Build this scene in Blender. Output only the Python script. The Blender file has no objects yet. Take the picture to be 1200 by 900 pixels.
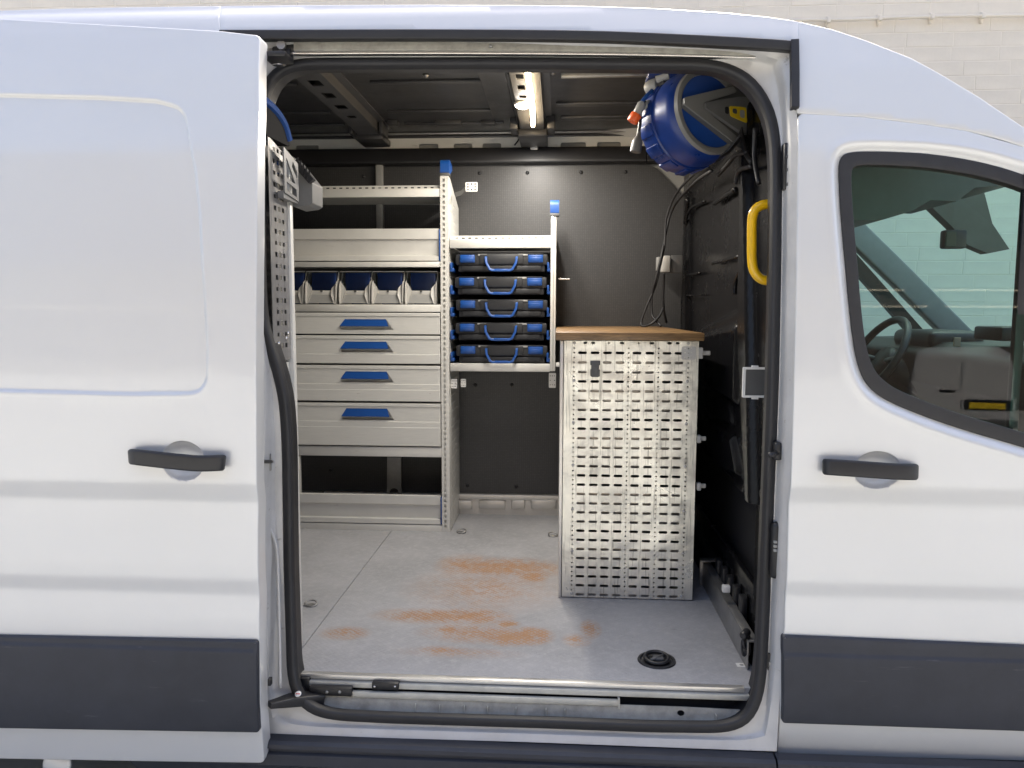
import bpy, bmesh, math, random
import numpy as np
from mathutils import Vector, Matrix
from mathutils.geometry import delaunay_2d_cdt
random.seed(7)
S = bpy.context.scene
COL = S.collection
R = math.radians
# ------------------------------------------------------------------ camera
CAM = Vector((0.0, -1.95, 1.59)); YAW, PITCH, ROLL, FPX = R(3.5), R(5.5), 0.003, 890.0
fw = Vector((-math.sin(YAW)*math.cos(PITCH), math.cos(YAW)*math.cos(PITCH), -math.sin(PITCH)))
rt = Vector((math.cos(YAW), math.sin(YAW), 0)); up = rt.cross(fw)
rt, up = rt*math.cos(ROLL)+up*math.sin(ROLL), up*math.cos(ROLL)-rt*math.sin(ROLL)
cd = bpy.data.cameras.new('camera'); cam = bpy.data.objects.new('camera', cd); COL.objects.link(cam)
cam.matrix_world = Matrix(((rt.x, up.x, -fw.x, CAM.x), (rt.y, up.y, -fw.y, CAM.y), (rt.z, up.z, -fw.z, CAM.z), (0, 0, 0, 1)))
cd.sensor_width = 36; cd.lens = FPX/1200*36; cd.clip_start = .05; cd.clip_end = 3000
S.camera = cam
# ------------------------------------------------------------------ light
SUN_EL, SUN_AZ = R(51), R(18)      # azimuth clockwise from +Y: behind the block wall, so this side of the van is in open shade
w = bpy.data.worlds.new('World'); S.world = w; w.use_nodes = True
nt = w.node_tree; bg = nt.nodes['Background']
sky = nt.nodes.new('ShaderNodeTexSky'); sky.sky_type = 'NISHITA'; sky.sun_disc = False
sky.sun_elevation = SUN_EL; sky.sun_rotation = SUN_AZ; sky.dust_density = 7.5; sky.air_density = .75; sky.ozone_density = .6
nt.links.new(sky.outputs[0], bg.inputs[0]); bg.inputs[1].default_value = 0.15
sd = bpy.data.lights.new('sun', 'SUN'); so = bpy.data.objects.new('sun', sd); COL.objects.link(so)
sd.energy = 2.1; sd.angle = R(.6); sd.color = (1, .98, .91)
sdir = Vector((math.sin(SUN_AZ)*math.cos(SUN_EL), math.cos(SUN_AZ)*math.cos(SUN_EL), math.sin(SUN_EL)))
so.rotation_euler = sdir.to_track_quat('Z', 'Y').to_euler()
S.view_settings.view_transform = 'Standard'; S.view_settings.look = 'None'
S.view_settings.gamma = 1; S.view_settings.exposure = 1.85
S.cycles.use_denoising = True
S.cycles.max_bounces = 10; S.cycles.diffuse_bounces = 5; S.cycles.transparent_max_bounces = 12
S.cycles.caustics_reflective = False; S.cycles.caustics_refractive = False
S.cycles.sample_clamp_indirect = 6
# ------------------------------------------------------------------ helpers: points
def ray(px, py): return fw*FPX + rt*(px-600) - up*(py-450)
def at(px, py, Y):
    d = ray(px, py); return CAM + d*((Y-CAM.y)/d.y)
def atX(px, py, X):
    d = ray(px, py); return CAM + d*((X-CAM.x)/d.x)
def atZ(px, py, Z):
    d = ray(px, py); return CAM + d*((Z-CAM.z)/d.z)
def proj(p):
    v = Vector(p)-CAM; f = v.dot(fw)
    return 600+FPX*v.dot(rt)/f, 450-FPX*v.dot(up)/f
# ------------------------------------------------------------------ helpers: objects
def origin_of(o):
    while o.parent: o = o.parent
    return o.location
def mk(name, data, mat, parent=None, smooth=None, loc=None, **props):
    """data = (verts, faces) in world coordinates -> ONE mesh object"""
    V, F = data
    me = bpy.data.meshes.new(name)
    off = Vector(loc) if loc is not None else (Vector((0, 0, 0)) if parent is None else origin_of(parent))
    V = np.array(V, dtype=float).reshape(-1, 3) - np.array(off)
    me.from_pydata(V.tolist(), [], [list(map(int, f)) for f in F])
    me.validate(); me.update()
    o = bpy.data.objects.new(name, me); COL.objects.link(o)
    if parent is None: o.location = off
    else: o.parent = parent
    for m in (mat if isinstance(mat, (list, tuple)) else [mat]): me.materials.append(m)
    if smooth:
        me.shade_smooth() if smooth is True else me.shade_auto_smooth(angle=smooth) if hasattr(me, 'shade_auto_smooth') else None
        if smooth is not True: autosmooth(o, smooth)
    for k, v in props.items(): o[k] = v
    return o
def autosmooth(o, ang):
    me = o.data; me.shade_smooth()
    me.set_sharp_from_angle(angle=ang)
def thing(name, label, cat, loc, group=None):
    o = bpy.data.objects.new(name, None); COL.objects.link(o); o.location = loc
    o.empty_display_size = .1
    o['label'] = label; o['category'] = cat
    if group: o['group'] = group
    return o
def copy_tree(o, parent=None):
    c = o.copy(); COL.objects.link(c); c.parent = parent
    for ch in list(o.children): copy_tree(ch, c)
    return c
def join(*parts):
    V, F = [], []
    for v, f in parts:
        n = len(V); V += [tuple(p) for p in v]; F += [[i+n for i in q] for q in f]
    return V, F
def xform(data, M):
    V, F = data; return [tuple(M @ Vector(v)) for v in V], F
def box(x0, x1, y0, y1, z0, z1, bev=0.0, seg=2):
    x0, x1 = min(x0, x1), max(x0, x1); y0, y1 = min(y0, y1), max(y0, y1); z0, z1 = min(z0, z1), max(z0, z1)
    if bev <= 0:
        V = [(x0,y0,z0),(x1,y0,z0),(x1,y1,z0),(x0,y1,z0),(x0,y0,z1),(x1,y0,z1),(x1,y1,z1),(x0,y1,z1)]
        return V, [(0,3,2,1),(4,5,6,7),(0,1,5,4),(1,2,6,5),(2,3,7,6),(3,0,4,7)]
    bm = bmesh.new(); bmesh.ops.create_cube(bm, size=1)
    for v in bm.verts: v.co = Vector(((x0+x1)/2+v.co.x*(x1-x0), (y0+y1)/2+v.co.y*(y1-y0), (z0+z1)/2+v.co.z*(z1-z0)))
    bev = min(bev, .49*min(x1-x0, y1-y0, z1-z0))
    bmesh.ops.bevel(bm, geom=bm.edges[:], offset=bev, segments=seg, profile=.5, affect='EDGES')
    bm.verts.index_update()
    out = [tuple(v.co) for v in bm.verts], [[v.index for v in f.verts] for f in bm.faces]
    bm.free(); return out
def pbox(px0, py0, px1, py1, Y0, Y1, bev=0.0):
    """axis-aligned box whose front face (at Y0) covers the pixel rectangle"""
    xm, ym = (px0+px1)/2, (py0+py1)/2
    return box(at(px0, ym, Y0).x, at(px1, ym, Y0).x, Y0, Y1, at(xm, py1, Y0).z, at(xm, py0, Y0).z, bev)
def catmull(P, n=6, closed=False):
    P = [Vector(p) for p in P]; out = []; N = len(P)
    rng = range(N if closed else N-1)
    for i in rng:
        g = (lambda k: P[k % N]) if closed else (lambda k: P[max(0, min(N-1, k))])
        a, b, c, d = g(i-1), g(i), g(i+1), g(i+2)
        for k in range(n):
            t = k/n
            out.append(.5*((2*b)+(c-a)*t+(2*a-5*b+4*c-d)*t*t+(3*b-a-3*c+d)*t**3))
    if not closed: out.append(P[-1])
    return out
def sweep(path, section, closed=False, upv=(0, 0, 1), cap=True, scale=None):
    """sweep a 2D section (list of (a,b)) along a path; a along side, b along up"""
    P = [Vector(p) for p in path]; N = len(P); n = len(section); V = []; F = []
    prev = None
    for i in range(N):
        if closed: t = P[(i+1) % N]-P[i-1]
        else: t = P[min(N-1, i+1)]-P[max(0, i-1)]
        t.normalize()
        if prev is None:
            u = Vector(upv); u = (u - t*u.dot(t))
            if u.length < 1e-4: u = Vector((1, 0, 0)) - t*t.x
        else: u = prev - t*prev.dot(t)
        u.normalize(); prev = u; s = t.cross(u)
        k = scale[i] if scale else 1
        for a, b in section: V.append(tuple(P[i]+s*a*k+u*b*k))
    for i in range(N if closed else N-1):
        j = (i+1) % N
        for q in range(n):
            r = (q+1) % n; F.append((i*n+q, i*n+r, j*n+r, j*n+q))
    if cap and not closed:
        F.append(tuple(range(n))[::-1]); F.append(tuple((N-1)*n+q for q in range(n)))
    return V, F
def circ(r, n=10): return [(r*math.cos(2*math.pi*k/n), r*math.sin(2*math.pi*k/n)) for k in range(n)]
def tube(path, r, n=10, closed=False, cap=True, smooth=0):
    if smooth: path = catmull(path, smooth, closed)
    return sweep(path, circ(r, n), closed, cap=cap)
def lathe(prof, n=32, M=None, close=False):
    """prof = [(r,h)], axis +Z, M places it"""
    V = []; F = []
    for r, h in prof:
        for k in range(n):
            a = 2*math.pi*k/n; V.append((r*math.cos(a), r*math.sin(a), h))
    m = len(prof)
    for i in range(m-1):
        for k in range(n):
            l = (k+1) % n; F.append((i*n+k, i*n+l, (i+1)*n+l, (i+1)*n+k))
    if prof[0][0] > 1e-6: F.append(tuple(range(n))[::-1])
    if prof[-1][0] > 1e-6: F.append(tuple((m-1)*n+k for k in range(n)))
    if M is not None: V = [tuple(M @ Vector(v)) for v in V]
    return V, F
def axisM(p, d, upv=(0, 0, 1)):
    z = Vector(d).normalized(); x = Vector(upv).cross(z)
    if x.length < 1e-4: x = Vector((1, 0, 0))
    x.normalize(); y = z.cross(x)
    return Matrix(((x.x, y.x, z.x, p[0]), (x.y, y.y, z.y, p[1]), (x.z, y.z, z.z, p[2]), (0, 0, 0, 1)))
# 2D polygons ------------------------------------------------------
def resample(P, step, closed=True):
    P = [np.array(p, float) for p in P]; out = []; N = len(P)
    for i in range(N if closed else N-1):
        a, b = P[i], P[(i+1) % N]; L = np.linalg.norm(b-a); k = max(1, int(math.ceil(L/step)))
        for j in range(k): out.append(a+(b-a)*j/k)
    if not closed: out.append(P[-1])
    return np.array(out)
def rpoly(P, rad, n=6):
    """round the corners of a closed 2D polygon; rad single or list"""
    P = [Vector((p[0], p[1])) for p in P]; out = []; N = len(P)
    for i in range(N):
        r = rad[i] if isinstance(rad, (list, tuple)) else rad
        a, b, c = P[i-1], P[i], P[(i+1) % N]
        u = (a-b); v = (c-b); lu, lv = u.length, v.length
        if r <= 0 or lu < 1e-9 or lv < 1e-9: out.append((b.x, b.y)); continue
        u /= lu; v /= lv; dot = max(-1, min(1, u.dot(v)))
        ang = math.acos(dot)
        if ang > 3.12: out.append((b.x, b.y)); continue
        t = min(r/math.tan(ang/2), .48*lu, .48*lv)
        p0, p1 = b+u*t, b+v*t
        for k in range(n+1):
            s = k/n; q = p0*(1-s)**2 + b*2*s*(1-s) + p1*s*s
            out.append((q.x, q.y))
    return out
def inside(pts, poly):
    pts = np.asarray(pts, float); poly = np.asarray(poly, float)
    x, y = pts[:, 0], pts[:, 1]; c = np.zeros(len(pts), bool)
    a = poly; b = np.roll(poly, -1, 0)
    for (x0, y0), (x1, y1) in zip(a, b):
        if y0 == y1: continue
        m = ((y0 > y) != (y1 > y)) & (x < (x1-x0)*(y-y0)/(y1-y0)+x0)
        c ^= m
    return c
def pdist(pts, poly, closed=True):
    pts = np.asarray(pts, float); poly = np.asarray(poly, float)
    d = np.full(len(pts), 1e9); a = poly; b = np.roll(poly, -1, 0)
    if not closed: a, b = poly[:-1], poly[1:]
    for p, q in zip(a, b):
        v = q-p; L = v.dot(v)
        if L < 1e-14: continue
        t = np.clip(((pts-p)@v)/L, 0, 1)
        d = np.minimum(d, np.linalg.norm(pts-(p+t[:, None]*v), axis=1))
    return d
def chaikin(P, k=2):
    P = [np.array(p, float) for p in P]
    for _ in range(k):
        Q = []
        for i in range(len(P)):
            a, b = P[i], P[(i+1) % len(P)]; Q += [a*.75+b*.25, a*.25+b*.75]
        P = Q
    return [tuple(p) for p in P]
def sdf(pts, poly):
    d = pdist(pts, poly); return np.where(inside(pts, poly), -d, d)
def sstep(x, a, b):
    t = np.clip((x-a)/(b-a), 0, 1); return t*t*(3-2*t)
def area(P):
    P = np.asarray(P); x, y = P[:, 0], P[:, 1]
    return .5*np.sum(x*np.roll(y, -1)-np.roll(x, -1)*y)
def cdt(outer, holes, pts=()):
    loops = [np.asarray(outer)]+[np.asarray(h) for h in holes]
    V = []; E = []; L = []
    for lp in loops:
        n = len(V); k = len(lp); V += [Vector((p[0], p[1])) for p in lp]
        E += [(n+i, n+(i+1) % k) for i in range(k)]; L.append((n, k))
    V += [Vector((p[0], p[1])) for p in pts]
    v, e, f, ov, oe, of = delaunay_2d_cdt(V, E, [], 0, 1e-7)
    xy = np.array([(p.x, p.y) for p in v]); F = np.array(f)
    cen = xy[F].mean(1)
    keep = inside(cen, loops[0])
    for h in loops[1:]:
        lo, hi = h.min(0), h.max(0)
        m = keep & (cen[:, 0] > lo[0]) & (cen[:, 0] < hi[0]) & (cen[:, 1] > lo[1]) & (cen[:, 1] < hi[1])
        idx = np.where(m)[0]
        if len(idx): keep[idx[inside(cen[idx], h)]] = False
    F = F[keep]
    # force counter-clockwise
    a, b, c = xy[F[:, 0]], xy[F[:, 1]], xy[F[:, 2]]
    cr = (b-a)[:, 0]*(c-a)[:, 1]-(b-a)[:, 1]*(c-a)[:, 0]
    F[cr < 0] = F[cr < 0][:, ::-1]
    m = {}
    for i, o in enumerate(ov):
        for q in o: m[q] = i
    idxloops = [[m[n+i] for i in range(k)] for n, k in L]
    return xy, F, idxloops
def plate(outer, holes, f3, thick):
    """flat perforated plate; f3(u,v,d) -> 3D, d=0 front, d=thick back"""
    xy, F, lps = cdt(outer, holes)
    n = len(xy); V = [tuple(f3(u, v, 0)) for u, v in xy]+[tuple(f3(u, v, thick)) for u, v in xy]
    T = [tuple(t) for t in F]+[tuple(i+n for i in t[::-1]) for t in F]
    for k, lp in enumerate(lps):
        ccw = area(xy[lp]) > 0
        if (k == 0) != ccw: lp = lp[::-1]
        for i in range(len(lp)):
            a, b = lp[i], lp[(i+1) % len(lp)]; T.append((b, a, a+n, b+n))
    return V, T
fXZ = lambda Y: (lambda u, v, d: (u, Y+d, v))           # front faces -Y
def sheet(outer, holes, yf, rim=.004, depth=.03, grid=.02, extra=(), step=.012):
    """sheet metal panel facing -Y, y = yf(x,z), rolled edge going back"""
    outer = resample(outer, step); holes = [resample(h, step) for h in holes]
    lo, hi = outer.min(0), outer.max(0)
    gx, gz = np.meshgrid(np.arange(lo[0], hi[0], grid), np.arange(lo[1], hi[1], grid))
    g = np.stack([gx.ravel(), gz.ravel()], 1)
    if len(extra): 
        ex = np.asarray(extra, float); g0 = g
    g = g[inside(g, outer)]; g = g[pdist(g, outer) > grid*.45]
    for h in holes:
        g = g[~inside(g, h)]; g = g[pdist(g, h) > grid*.45]
    # rings following every edge
    rings = []
    if len(extra):
        ex = ex[inside(ex, outer)]; ex = ex[pdist(ex, outer) > .004]
        for h in holes: ex = ex[~inside(ex, h)]; ex = ex[pdist(ex, h) > .004] if len(ex) else ex
        if len(ex) and len(g):
            # drop grid points that sit right on the extra points
            cell = {(round(p[0]/.008), round(p[1]/.008)) for p in ex}
            g = np.array([p for p in g if (round(p[0]/.008), round(p[1]/.008)) not in cell])
        g = np.concatenate([g, ex])
    xy, F, lps = cdt(outer, holes, g)
    isb = np.zeros(len(xy), bool)
    for lp in lps: isb[lp] = True
    a, b, c = xy[F[:, 0]], xy[F[:, 1]], xy[F[:, 2]]
    ar = np.abs((b-a)[:, 0]*(c-a)[:, 1]-(b-a)[:, 1]*(c-a)[:, 0]); mx = np.maximum(np.maximum(np.linalg.norm(b-a, axis=1), np.linalg.norm(c-b, axis=1)), np.linalg.norm(a-c, axis=1))
    F = F[~(isb[F].all(1) & (ar/np.maximum(mx, 1e-9) < .0008))]       # no slivers along the rolled edge
    Y = yf(xy[:, 0], xy[:, 1])
    V = [(x, y, z) for (x, z), y in zip(xy, Y)]; T = [tuple(t) for t in F]
    for k, lp in enumerate(lps):
        ccw = area(xy[lp]) > 0
        if (k == 0) != ccw: lp = lp[::-1]
        P = xy[lp]; tg = np.roll(P, -1, 0)-np.roll(P, 1, 0); tg /= np.maximum(1e-9, np.linalg.norm(tg, axis=1))[:, None]
        nrm = np.stack([tg[:, 1], -tg[:, 0]], 1)     # outward of material
        prev = list(lp); m = len(lp)
        for q in (1, 2, 3, 4):
            if q < 4: a = q/3*math.pi/2; o, b = rim*math.sin(a), rim*(1-math.cos(a))
            else: o, b = rim, depth
            cur = []
            for i in range(m):
                p = P[i]+nrm[i]*o; V.append((p[0], Y[lp[i]]+b, p[1])); cur.append(len(V)-1)
            for i in range(m):
                j = (i+1) % m; T.append((prev[j], prev[i], cur[i], cur[j]))
            prev = cur
    return V, T
def ring_pts(poly, offs, step):
    """points on offset contours of a closed polygon"""
    P = resample(poly, step); tg = np.roll(P, -1, 0)-np.roll(P, 1, 0); tg /= np.maximum(1e-9, np.linalg.norm(tg, axis=1))[:, None]
    n = np.stack([tg[:, 1], -tg[:, 0]], 1)
    if area(P) < 0: n = -n
    return np.concatenate([P+n*o for o in offs])
def prism_x(profile, x0, x1):
    """closed (y,z) profile extruded along X"""
    n = len(profile)
    V = [(x0, y, z) for y, z in profile]+[(x1, y, z) for y, z in profile]
    F = [(i, (i+1) % n, (i+1) % n+n, i+n) for i in range(n)]
    P = np.array(profile); 
    if area(P) > 0: F = [f[::-1] for f in F]; F += [tuple(range(n)), tuple(range(2*n-1, n-1, -1))]
    else: F += [tuple(range(n))[::-1], tuple(range(n, 2*n))]
    F = [f for f in F]
    return V, [tuple(f[::-1]) for f in F]
def fixn(o):
    bm = bmesh.new(); bm.from_mesh(o.data); bmesh.ops.recalc_face_normals(bm, faces=bm.faces[:]); bm.to_mesh(o.data); bm.free(); return o
# ------------------------------------------------------------------ materials
def nn(t, typ, **kw):
    n = t.nodes.new(typ)
    for k, v in kw.items(): setattr(n, k, v)
    return n
def mat(name, col, rough=.5, metal=0.0, var=.0, vscale=8, bump=0.0, bscale=200, coat=0.0, rvar=0.0, stretch=None, spec=.5, scuff=None):
    m = bpy.data.materials.new(name); m.use_nodes = True; t = m.node_tree
    b = t.nodes['Principled BSDF']; b.inputs['Base Color'].default_value = (*col, 1)
    b.inputs['Roughness'].default_value = rough; b.inputs['Metallic'].default_value = metal
    b.inputs['Specular IOR Level'].default_value = spec
    if coat: b.inputs['Coat Weight'].default_value = coat; b.inputs['Coat Roughness'].default_value = .04
    tc = nn(t, 'ShaderNodeTexCoord'); src = tc.outputs['Object']
    if stretch:
        mp = nn(t, 'ShaderNodeMapping'); mp.inputs['Scale'].default_value = stretch
        t.links.new(src, mp.inputs['Vector']); src = mp.outputs[0]
    if var or rvar:
        no = nn(t, 'ShaderNodeTexNoise'); no.inputs['Scale'].default_value = vscale; no.inputs['Detail'].default_value = 8; no.inputs['Roughness'].default_value = .65
        t.links.new(src, no.inputs['Vector'])
        if var:
            mr = nn(t, 'ShaderNodeMapRange'); mr.inputs['From Min'].default_value = .3; mr.inputs['From Max'].default_value = .7
            mr.inputs['To Min'].default_value = 1-var; mr.inputs['To Max'].default_value = 1+var
            t.links.new(no.outputs['Fac'], mr.inputs['Value'])
            mx = nn(t, 'ShaderNodeVectorMath', operation='SCALE'); mx.inputs[0].default_value = col
            t.links.new(mr.outputs[0], mx.inputs['Scale']); t.links.new(mx.outputs[0], b.inputs['Base Color'])
        if rvar:
            m2 = nn(t, 'ShaderNodeMapRange'); m2.inputs['From Min'].default_value = .3; m2.inputs['From Max'].default_value = .7
            m2.inputs['To Min'].default_value = max(.02, rough-rvar); m2.inputs['To Max'].default_value = rough+rvar
            t.links.new(no.outputs['Fac'], m2.inputs['Value']); t.links.new(m2.outputs[0], b.inputs['Roughness'])
    if scuff:                                    # thin worn streaks: (colour, amount, noise scale per axis, tilt)
        sc_, am_, sv_, rot_ = scuff
        m5 = nn(t, 'ShaderNodeMapping'); m5.inputs['Scale'].default_value = sv_; m5.inputs['Rotation'].default_value = rot_
        t.links.new(tc.outputs['Object'], m5.inputs['Vector'])
        n6 = nn(t, 'ShaderNodeTexNoise'); n6.inputs['Scale'].default_value = 1; n6.inputs['Detail'].default_value = 6; n6.inputs['Roughness'].default_value = .7
        t.links.new(m5.outputs[0], n6.inputs['Vector'])
        m6 = nn(t, 'ShaderNodeMapRange'); m6.inputs['From Min'].default_value = .64; m6.inputs['From Max'].default_value = .72; m6.inputs['To Max'].default_value = am_
        t.links.new(n6.outputs['Fac'], m6.inputs['Value'])
        mxs = nn(t, 'ShaderNodeMix', data_type='RGBA'); mxs.inputs['A'].default_value = (*col, 1); mxs.inputs['B'].default_value = (*sc_, 1)
        if b.inputs['Base Color'].links: t.links.new(b.inputs['Base Color'].links[0].from_socket, mxs.inputs['A'])
        t.links.new(m6.outputs[0], mxs.inputs['Factor']); t.links.new(mxs.outputs['Result'], b.inputs['Base Color'])
    if bump:
        n2 = nn(t, 'ShaderNodeTexNoise'); n2.inputs['Scale'].default_value = bscale; n2.inputs['Detail'].default_value = 4
        t.links.new(src, n2.inputs['Vector'])
        bp = nn(t, 'ShaderNodeBump'); bp.inputs['Strength'].default_value = bump; bp.inputs['Distance'].default_value = .002
        t.links.new(n2.outputs['Fac'], bp.inputs['Height']); t.links.new(bp.outputs[0], b.inputs['Normal'])
    return m
def emit(name, col, st):
    m = bpy.data.materials.new(name); m.use_nodes = True; t = m.node_tree; t.nodes.clear()
    e = nn(t, 'ShaderNodeEmission'); e.inputs[0].default_value = (*col, 1); e.inputs[1].default_value = st
    o = nn(t, 'ShaderNodeOutputMaterial'); t.links.new(e.outputs[0], o.inputs[0]); return m
def glass(name, tint, ior=1.45, rough=0.0):
    m = bpy.data.materials.new(name); m.use_nodes = True; t = m.node_tree; t.nodes.clear()
    fr = nn(t, 'ShaderNodeFresnel'); fr.inputs[0].default_value = ior
    tr = nn(t, 'ShaderNodeBsdfTransparent'); tr.inputs[0].default_value = (*tint, 1)
    gl = nn(t, 'ShaderNodeBsdfGlossy'); gl.inputs['Roughness'].default_value = rough
    mx = nn(t, 'ShaderNodeMixShader'); o = nn(t, 'ShaderNodeOutputMaterial')
    t.links.new(fr.outputs[0], mx.inputs[0]); t.links.new(tr.outputs[0], mx.inputs[1]); t.links.new(gl.outputs[0], mx.inputs[2])
    t.links.new(mx.outputs[0], o.inputs[0]); return m
# ------------------------------------------------------------------ material set
M = {}
M['paint'] = mat('silver_paint', (.665, .67, .668), .36, .24, var=.012, vscale=3, coat=.8, spec=.5)
M['jamb'] = mat('jamb_paint', (.54, .535, .525), .42, .1, var=.09, vscale=9, coat=.35, rvar=.12, scuff=((.22, .20, .16), .6, (18, 40, 45), (0, .1, 0)))
M['mould'] = mat('moulding_plastic', (.029, .032, .042), .52, 0, var=.20, vscale=6, bump=.25, bscale=700, scuff=((.12, .12, .125), .5, (5, 40, 60), (0, .35, 0)))
M['black'] = mat('black_plastic', (.016, .016, .018), .42, 0, var=.12, vscale=20, bump=.08, bscale=700)
M['rubber'] = mat('black_rubber', (.020, .020, .022), .55, 0, var=.15, vscale=25)
M['glossblk'] = mat('bulkhead_plastic', (.006, .006, .007), .25, 0, var=.08, vscale=7, rvar=.05, bump=.02, bscale=500, spec=.28)
M['darkmetal'] = mat('primer_metal', (.085, .085, .09), .42, .2, var=.12, vscale=6)
M['ceil'] = mat('roof_primer', (.040, .040, .043), .40, .1, var=.10, vscale=5, rvar=.1)
M['alu'] = mat('aluminium', (.74, .72, .68), .38, .75, var=.06, vscale=12, rvar=.08)
M['rack'] = mat('rack_grey', (.72, .71, .67), .42, .25, var=.05, vscale=9, rvar=.08, bump=.03, bscale=300, scuff=((.33, .31, .28), .55, (9, 60, 90), (0, .2, 0)))
M['rackd'] = mat('rack_drawer_grey', (.66, .655, .62), .45, .05, var=.05, vscale=14, stretch=(1, 1, 14), rvar=.06, scuff=((.34, .31, .28), .6, (14, 40, 70), (0, -.3, 0)))
M['rackk'] = mat('rack_dark_grey', (.20, .20, .20), .42, .3, var=.08, vscale=9)
M['blue'] = mat('blue_plastic', (.008, .062, .26), .38, 0, var=.06, vscale=12)
M['dblue'] = mat('dark_blue_plastic', (.013, .060, .28), .30, 0, var=.10, vscale=8, rvar=.06)
M['reelblue'] = mat('reel_blue_plastic', (.006, .030, .175), .34, 0, var=.14, vscale=9, rvar=.1)
M['case'] = mat('case_black', (.022, .023, .026), .5, 0, var=.12, vscale=20, bump=.12, bscale=600, scuff=((.10, .10, .10), .5, (20, 40, 120), (0, .5, 0)))
M['lgrey'] = mat('light_grey_plastic', (.52, .51, .48), .4, 0, var=.05, vscale=14)
M['mgrey'] = mat('mid_grey_plastic', (.30, .30, .29), .45, 0, var=.07, vscale=12)
M['dgrey'] = mat('dark_grey_plastic', (.09, .09, .09), .45, 0, var=.1, vscale=12)
M['yellow'] = mat('yellow_coat', (.86, .50, .006), .28, 0, var=.03, vscale=20, coat=.4)
M['ylabel'] = mat('yellow_label', (.72, .52, .02), .5)
M['orange'] = mat('orange_plastic', (.70, .10, .015), .4)
M['white'] = mat('white_plastic', (.75, .74, .71), .45, 0, var=.04)
M['cream'] = mat('cream_ledge_paint', (.50, .49, .44), .42, .1, var=.16, vscale=16, rvar=.1, scuff=((.12, .10, .08), .75, (25, 60, 90), (0, 0, 0)))
M['chrome'] = mat('bright_steel', (.70, .69, .67), .22, .95, var=.06)
M['steel'] = mat('dull_steel', (.36, .355, .345), .4, .8, var=.15, vscale=18)
M['dark'] = mat('dark_void', (.012, .012, .014), .7)
M['tray'] = mat('shaded_dirty_paint', (.30, .29, .255), .5, .1, var=.3, vscale=22, rvar=.1)  # dirty paint, base colour darkened to stand for shade in step and track
M['red'] = mat('red_print', (.55, .02, .02), .5)
M['asphalt'] = mat('asphalt', (.36, .355, .345), .9, 0, var=.2, vscale=2, bump=.5, bscale=150)
M['wallp'] = mat('cream_wall_paint', (.86, .79, .67), .62, 0, var=.08, vscale=3, bump=.25, bscale=60)
M['glassg'] = glass('green_glass', (.55, .91, .83), 1.52)
M['clear'] = glass('clear_plastic', (.92, .94, .95), 1.7, .12)
M['greyboard'] = None
def worn_sheen_metal(name, base, metal=.6):
    """sheet aluminium: cloudy patches painted for uneven reflected light, long scratches, smudges"""
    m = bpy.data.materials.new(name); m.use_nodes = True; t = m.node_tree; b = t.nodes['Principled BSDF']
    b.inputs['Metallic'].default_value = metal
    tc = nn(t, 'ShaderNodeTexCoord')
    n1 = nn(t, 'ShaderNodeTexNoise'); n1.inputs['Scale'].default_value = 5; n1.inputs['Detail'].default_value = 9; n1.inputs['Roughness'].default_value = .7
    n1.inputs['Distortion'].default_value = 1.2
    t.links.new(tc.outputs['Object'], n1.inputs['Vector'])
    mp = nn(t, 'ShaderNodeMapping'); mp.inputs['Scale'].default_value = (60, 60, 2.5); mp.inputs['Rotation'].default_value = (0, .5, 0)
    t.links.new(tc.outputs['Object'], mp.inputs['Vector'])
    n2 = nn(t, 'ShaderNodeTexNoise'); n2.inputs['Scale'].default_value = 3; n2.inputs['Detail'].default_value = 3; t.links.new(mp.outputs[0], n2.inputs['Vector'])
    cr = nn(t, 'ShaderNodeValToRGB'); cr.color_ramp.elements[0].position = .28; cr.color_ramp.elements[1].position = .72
    cr.color_ramp.elements[0].color = (*[c*.55 for c in base], 1); cr.color_ramp.elements[1].color = (*base, 1)  # uneven reflected brightness painted into the base colour as cloudy tone
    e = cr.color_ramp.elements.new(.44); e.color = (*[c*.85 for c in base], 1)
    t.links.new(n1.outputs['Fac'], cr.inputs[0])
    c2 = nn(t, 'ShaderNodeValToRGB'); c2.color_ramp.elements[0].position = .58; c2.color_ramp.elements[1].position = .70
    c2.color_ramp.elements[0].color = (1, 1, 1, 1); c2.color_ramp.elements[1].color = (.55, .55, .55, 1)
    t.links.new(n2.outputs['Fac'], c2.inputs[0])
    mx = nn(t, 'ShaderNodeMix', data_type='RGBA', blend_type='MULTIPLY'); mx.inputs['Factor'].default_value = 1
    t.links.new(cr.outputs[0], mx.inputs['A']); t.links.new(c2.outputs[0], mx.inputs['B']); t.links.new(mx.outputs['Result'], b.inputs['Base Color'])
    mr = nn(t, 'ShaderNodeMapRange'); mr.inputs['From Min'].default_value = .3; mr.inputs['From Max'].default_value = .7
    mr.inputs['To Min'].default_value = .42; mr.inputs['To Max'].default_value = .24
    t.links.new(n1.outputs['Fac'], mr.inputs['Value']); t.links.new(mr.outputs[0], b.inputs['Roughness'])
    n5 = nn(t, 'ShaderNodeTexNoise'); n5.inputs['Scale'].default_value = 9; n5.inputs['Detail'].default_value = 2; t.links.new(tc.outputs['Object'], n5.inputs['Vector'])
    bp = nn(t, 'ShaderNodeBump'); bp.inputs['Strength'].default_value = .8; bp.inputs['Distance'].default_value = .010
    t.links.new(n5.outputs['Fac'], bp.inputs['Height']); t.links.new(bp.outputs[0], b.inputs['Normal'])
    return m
M['perf'] = worn_sheen_metal('worn_alu_painted_sheen', (.90, .88, .79))
M['endp'] = worn_sheen_metal('worn_grey_metal', (.36, .35, .34), .5)
M['matt'] = mat('matt_black', (.014, .014, .015), .8, 0, spec=.12)
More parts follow.
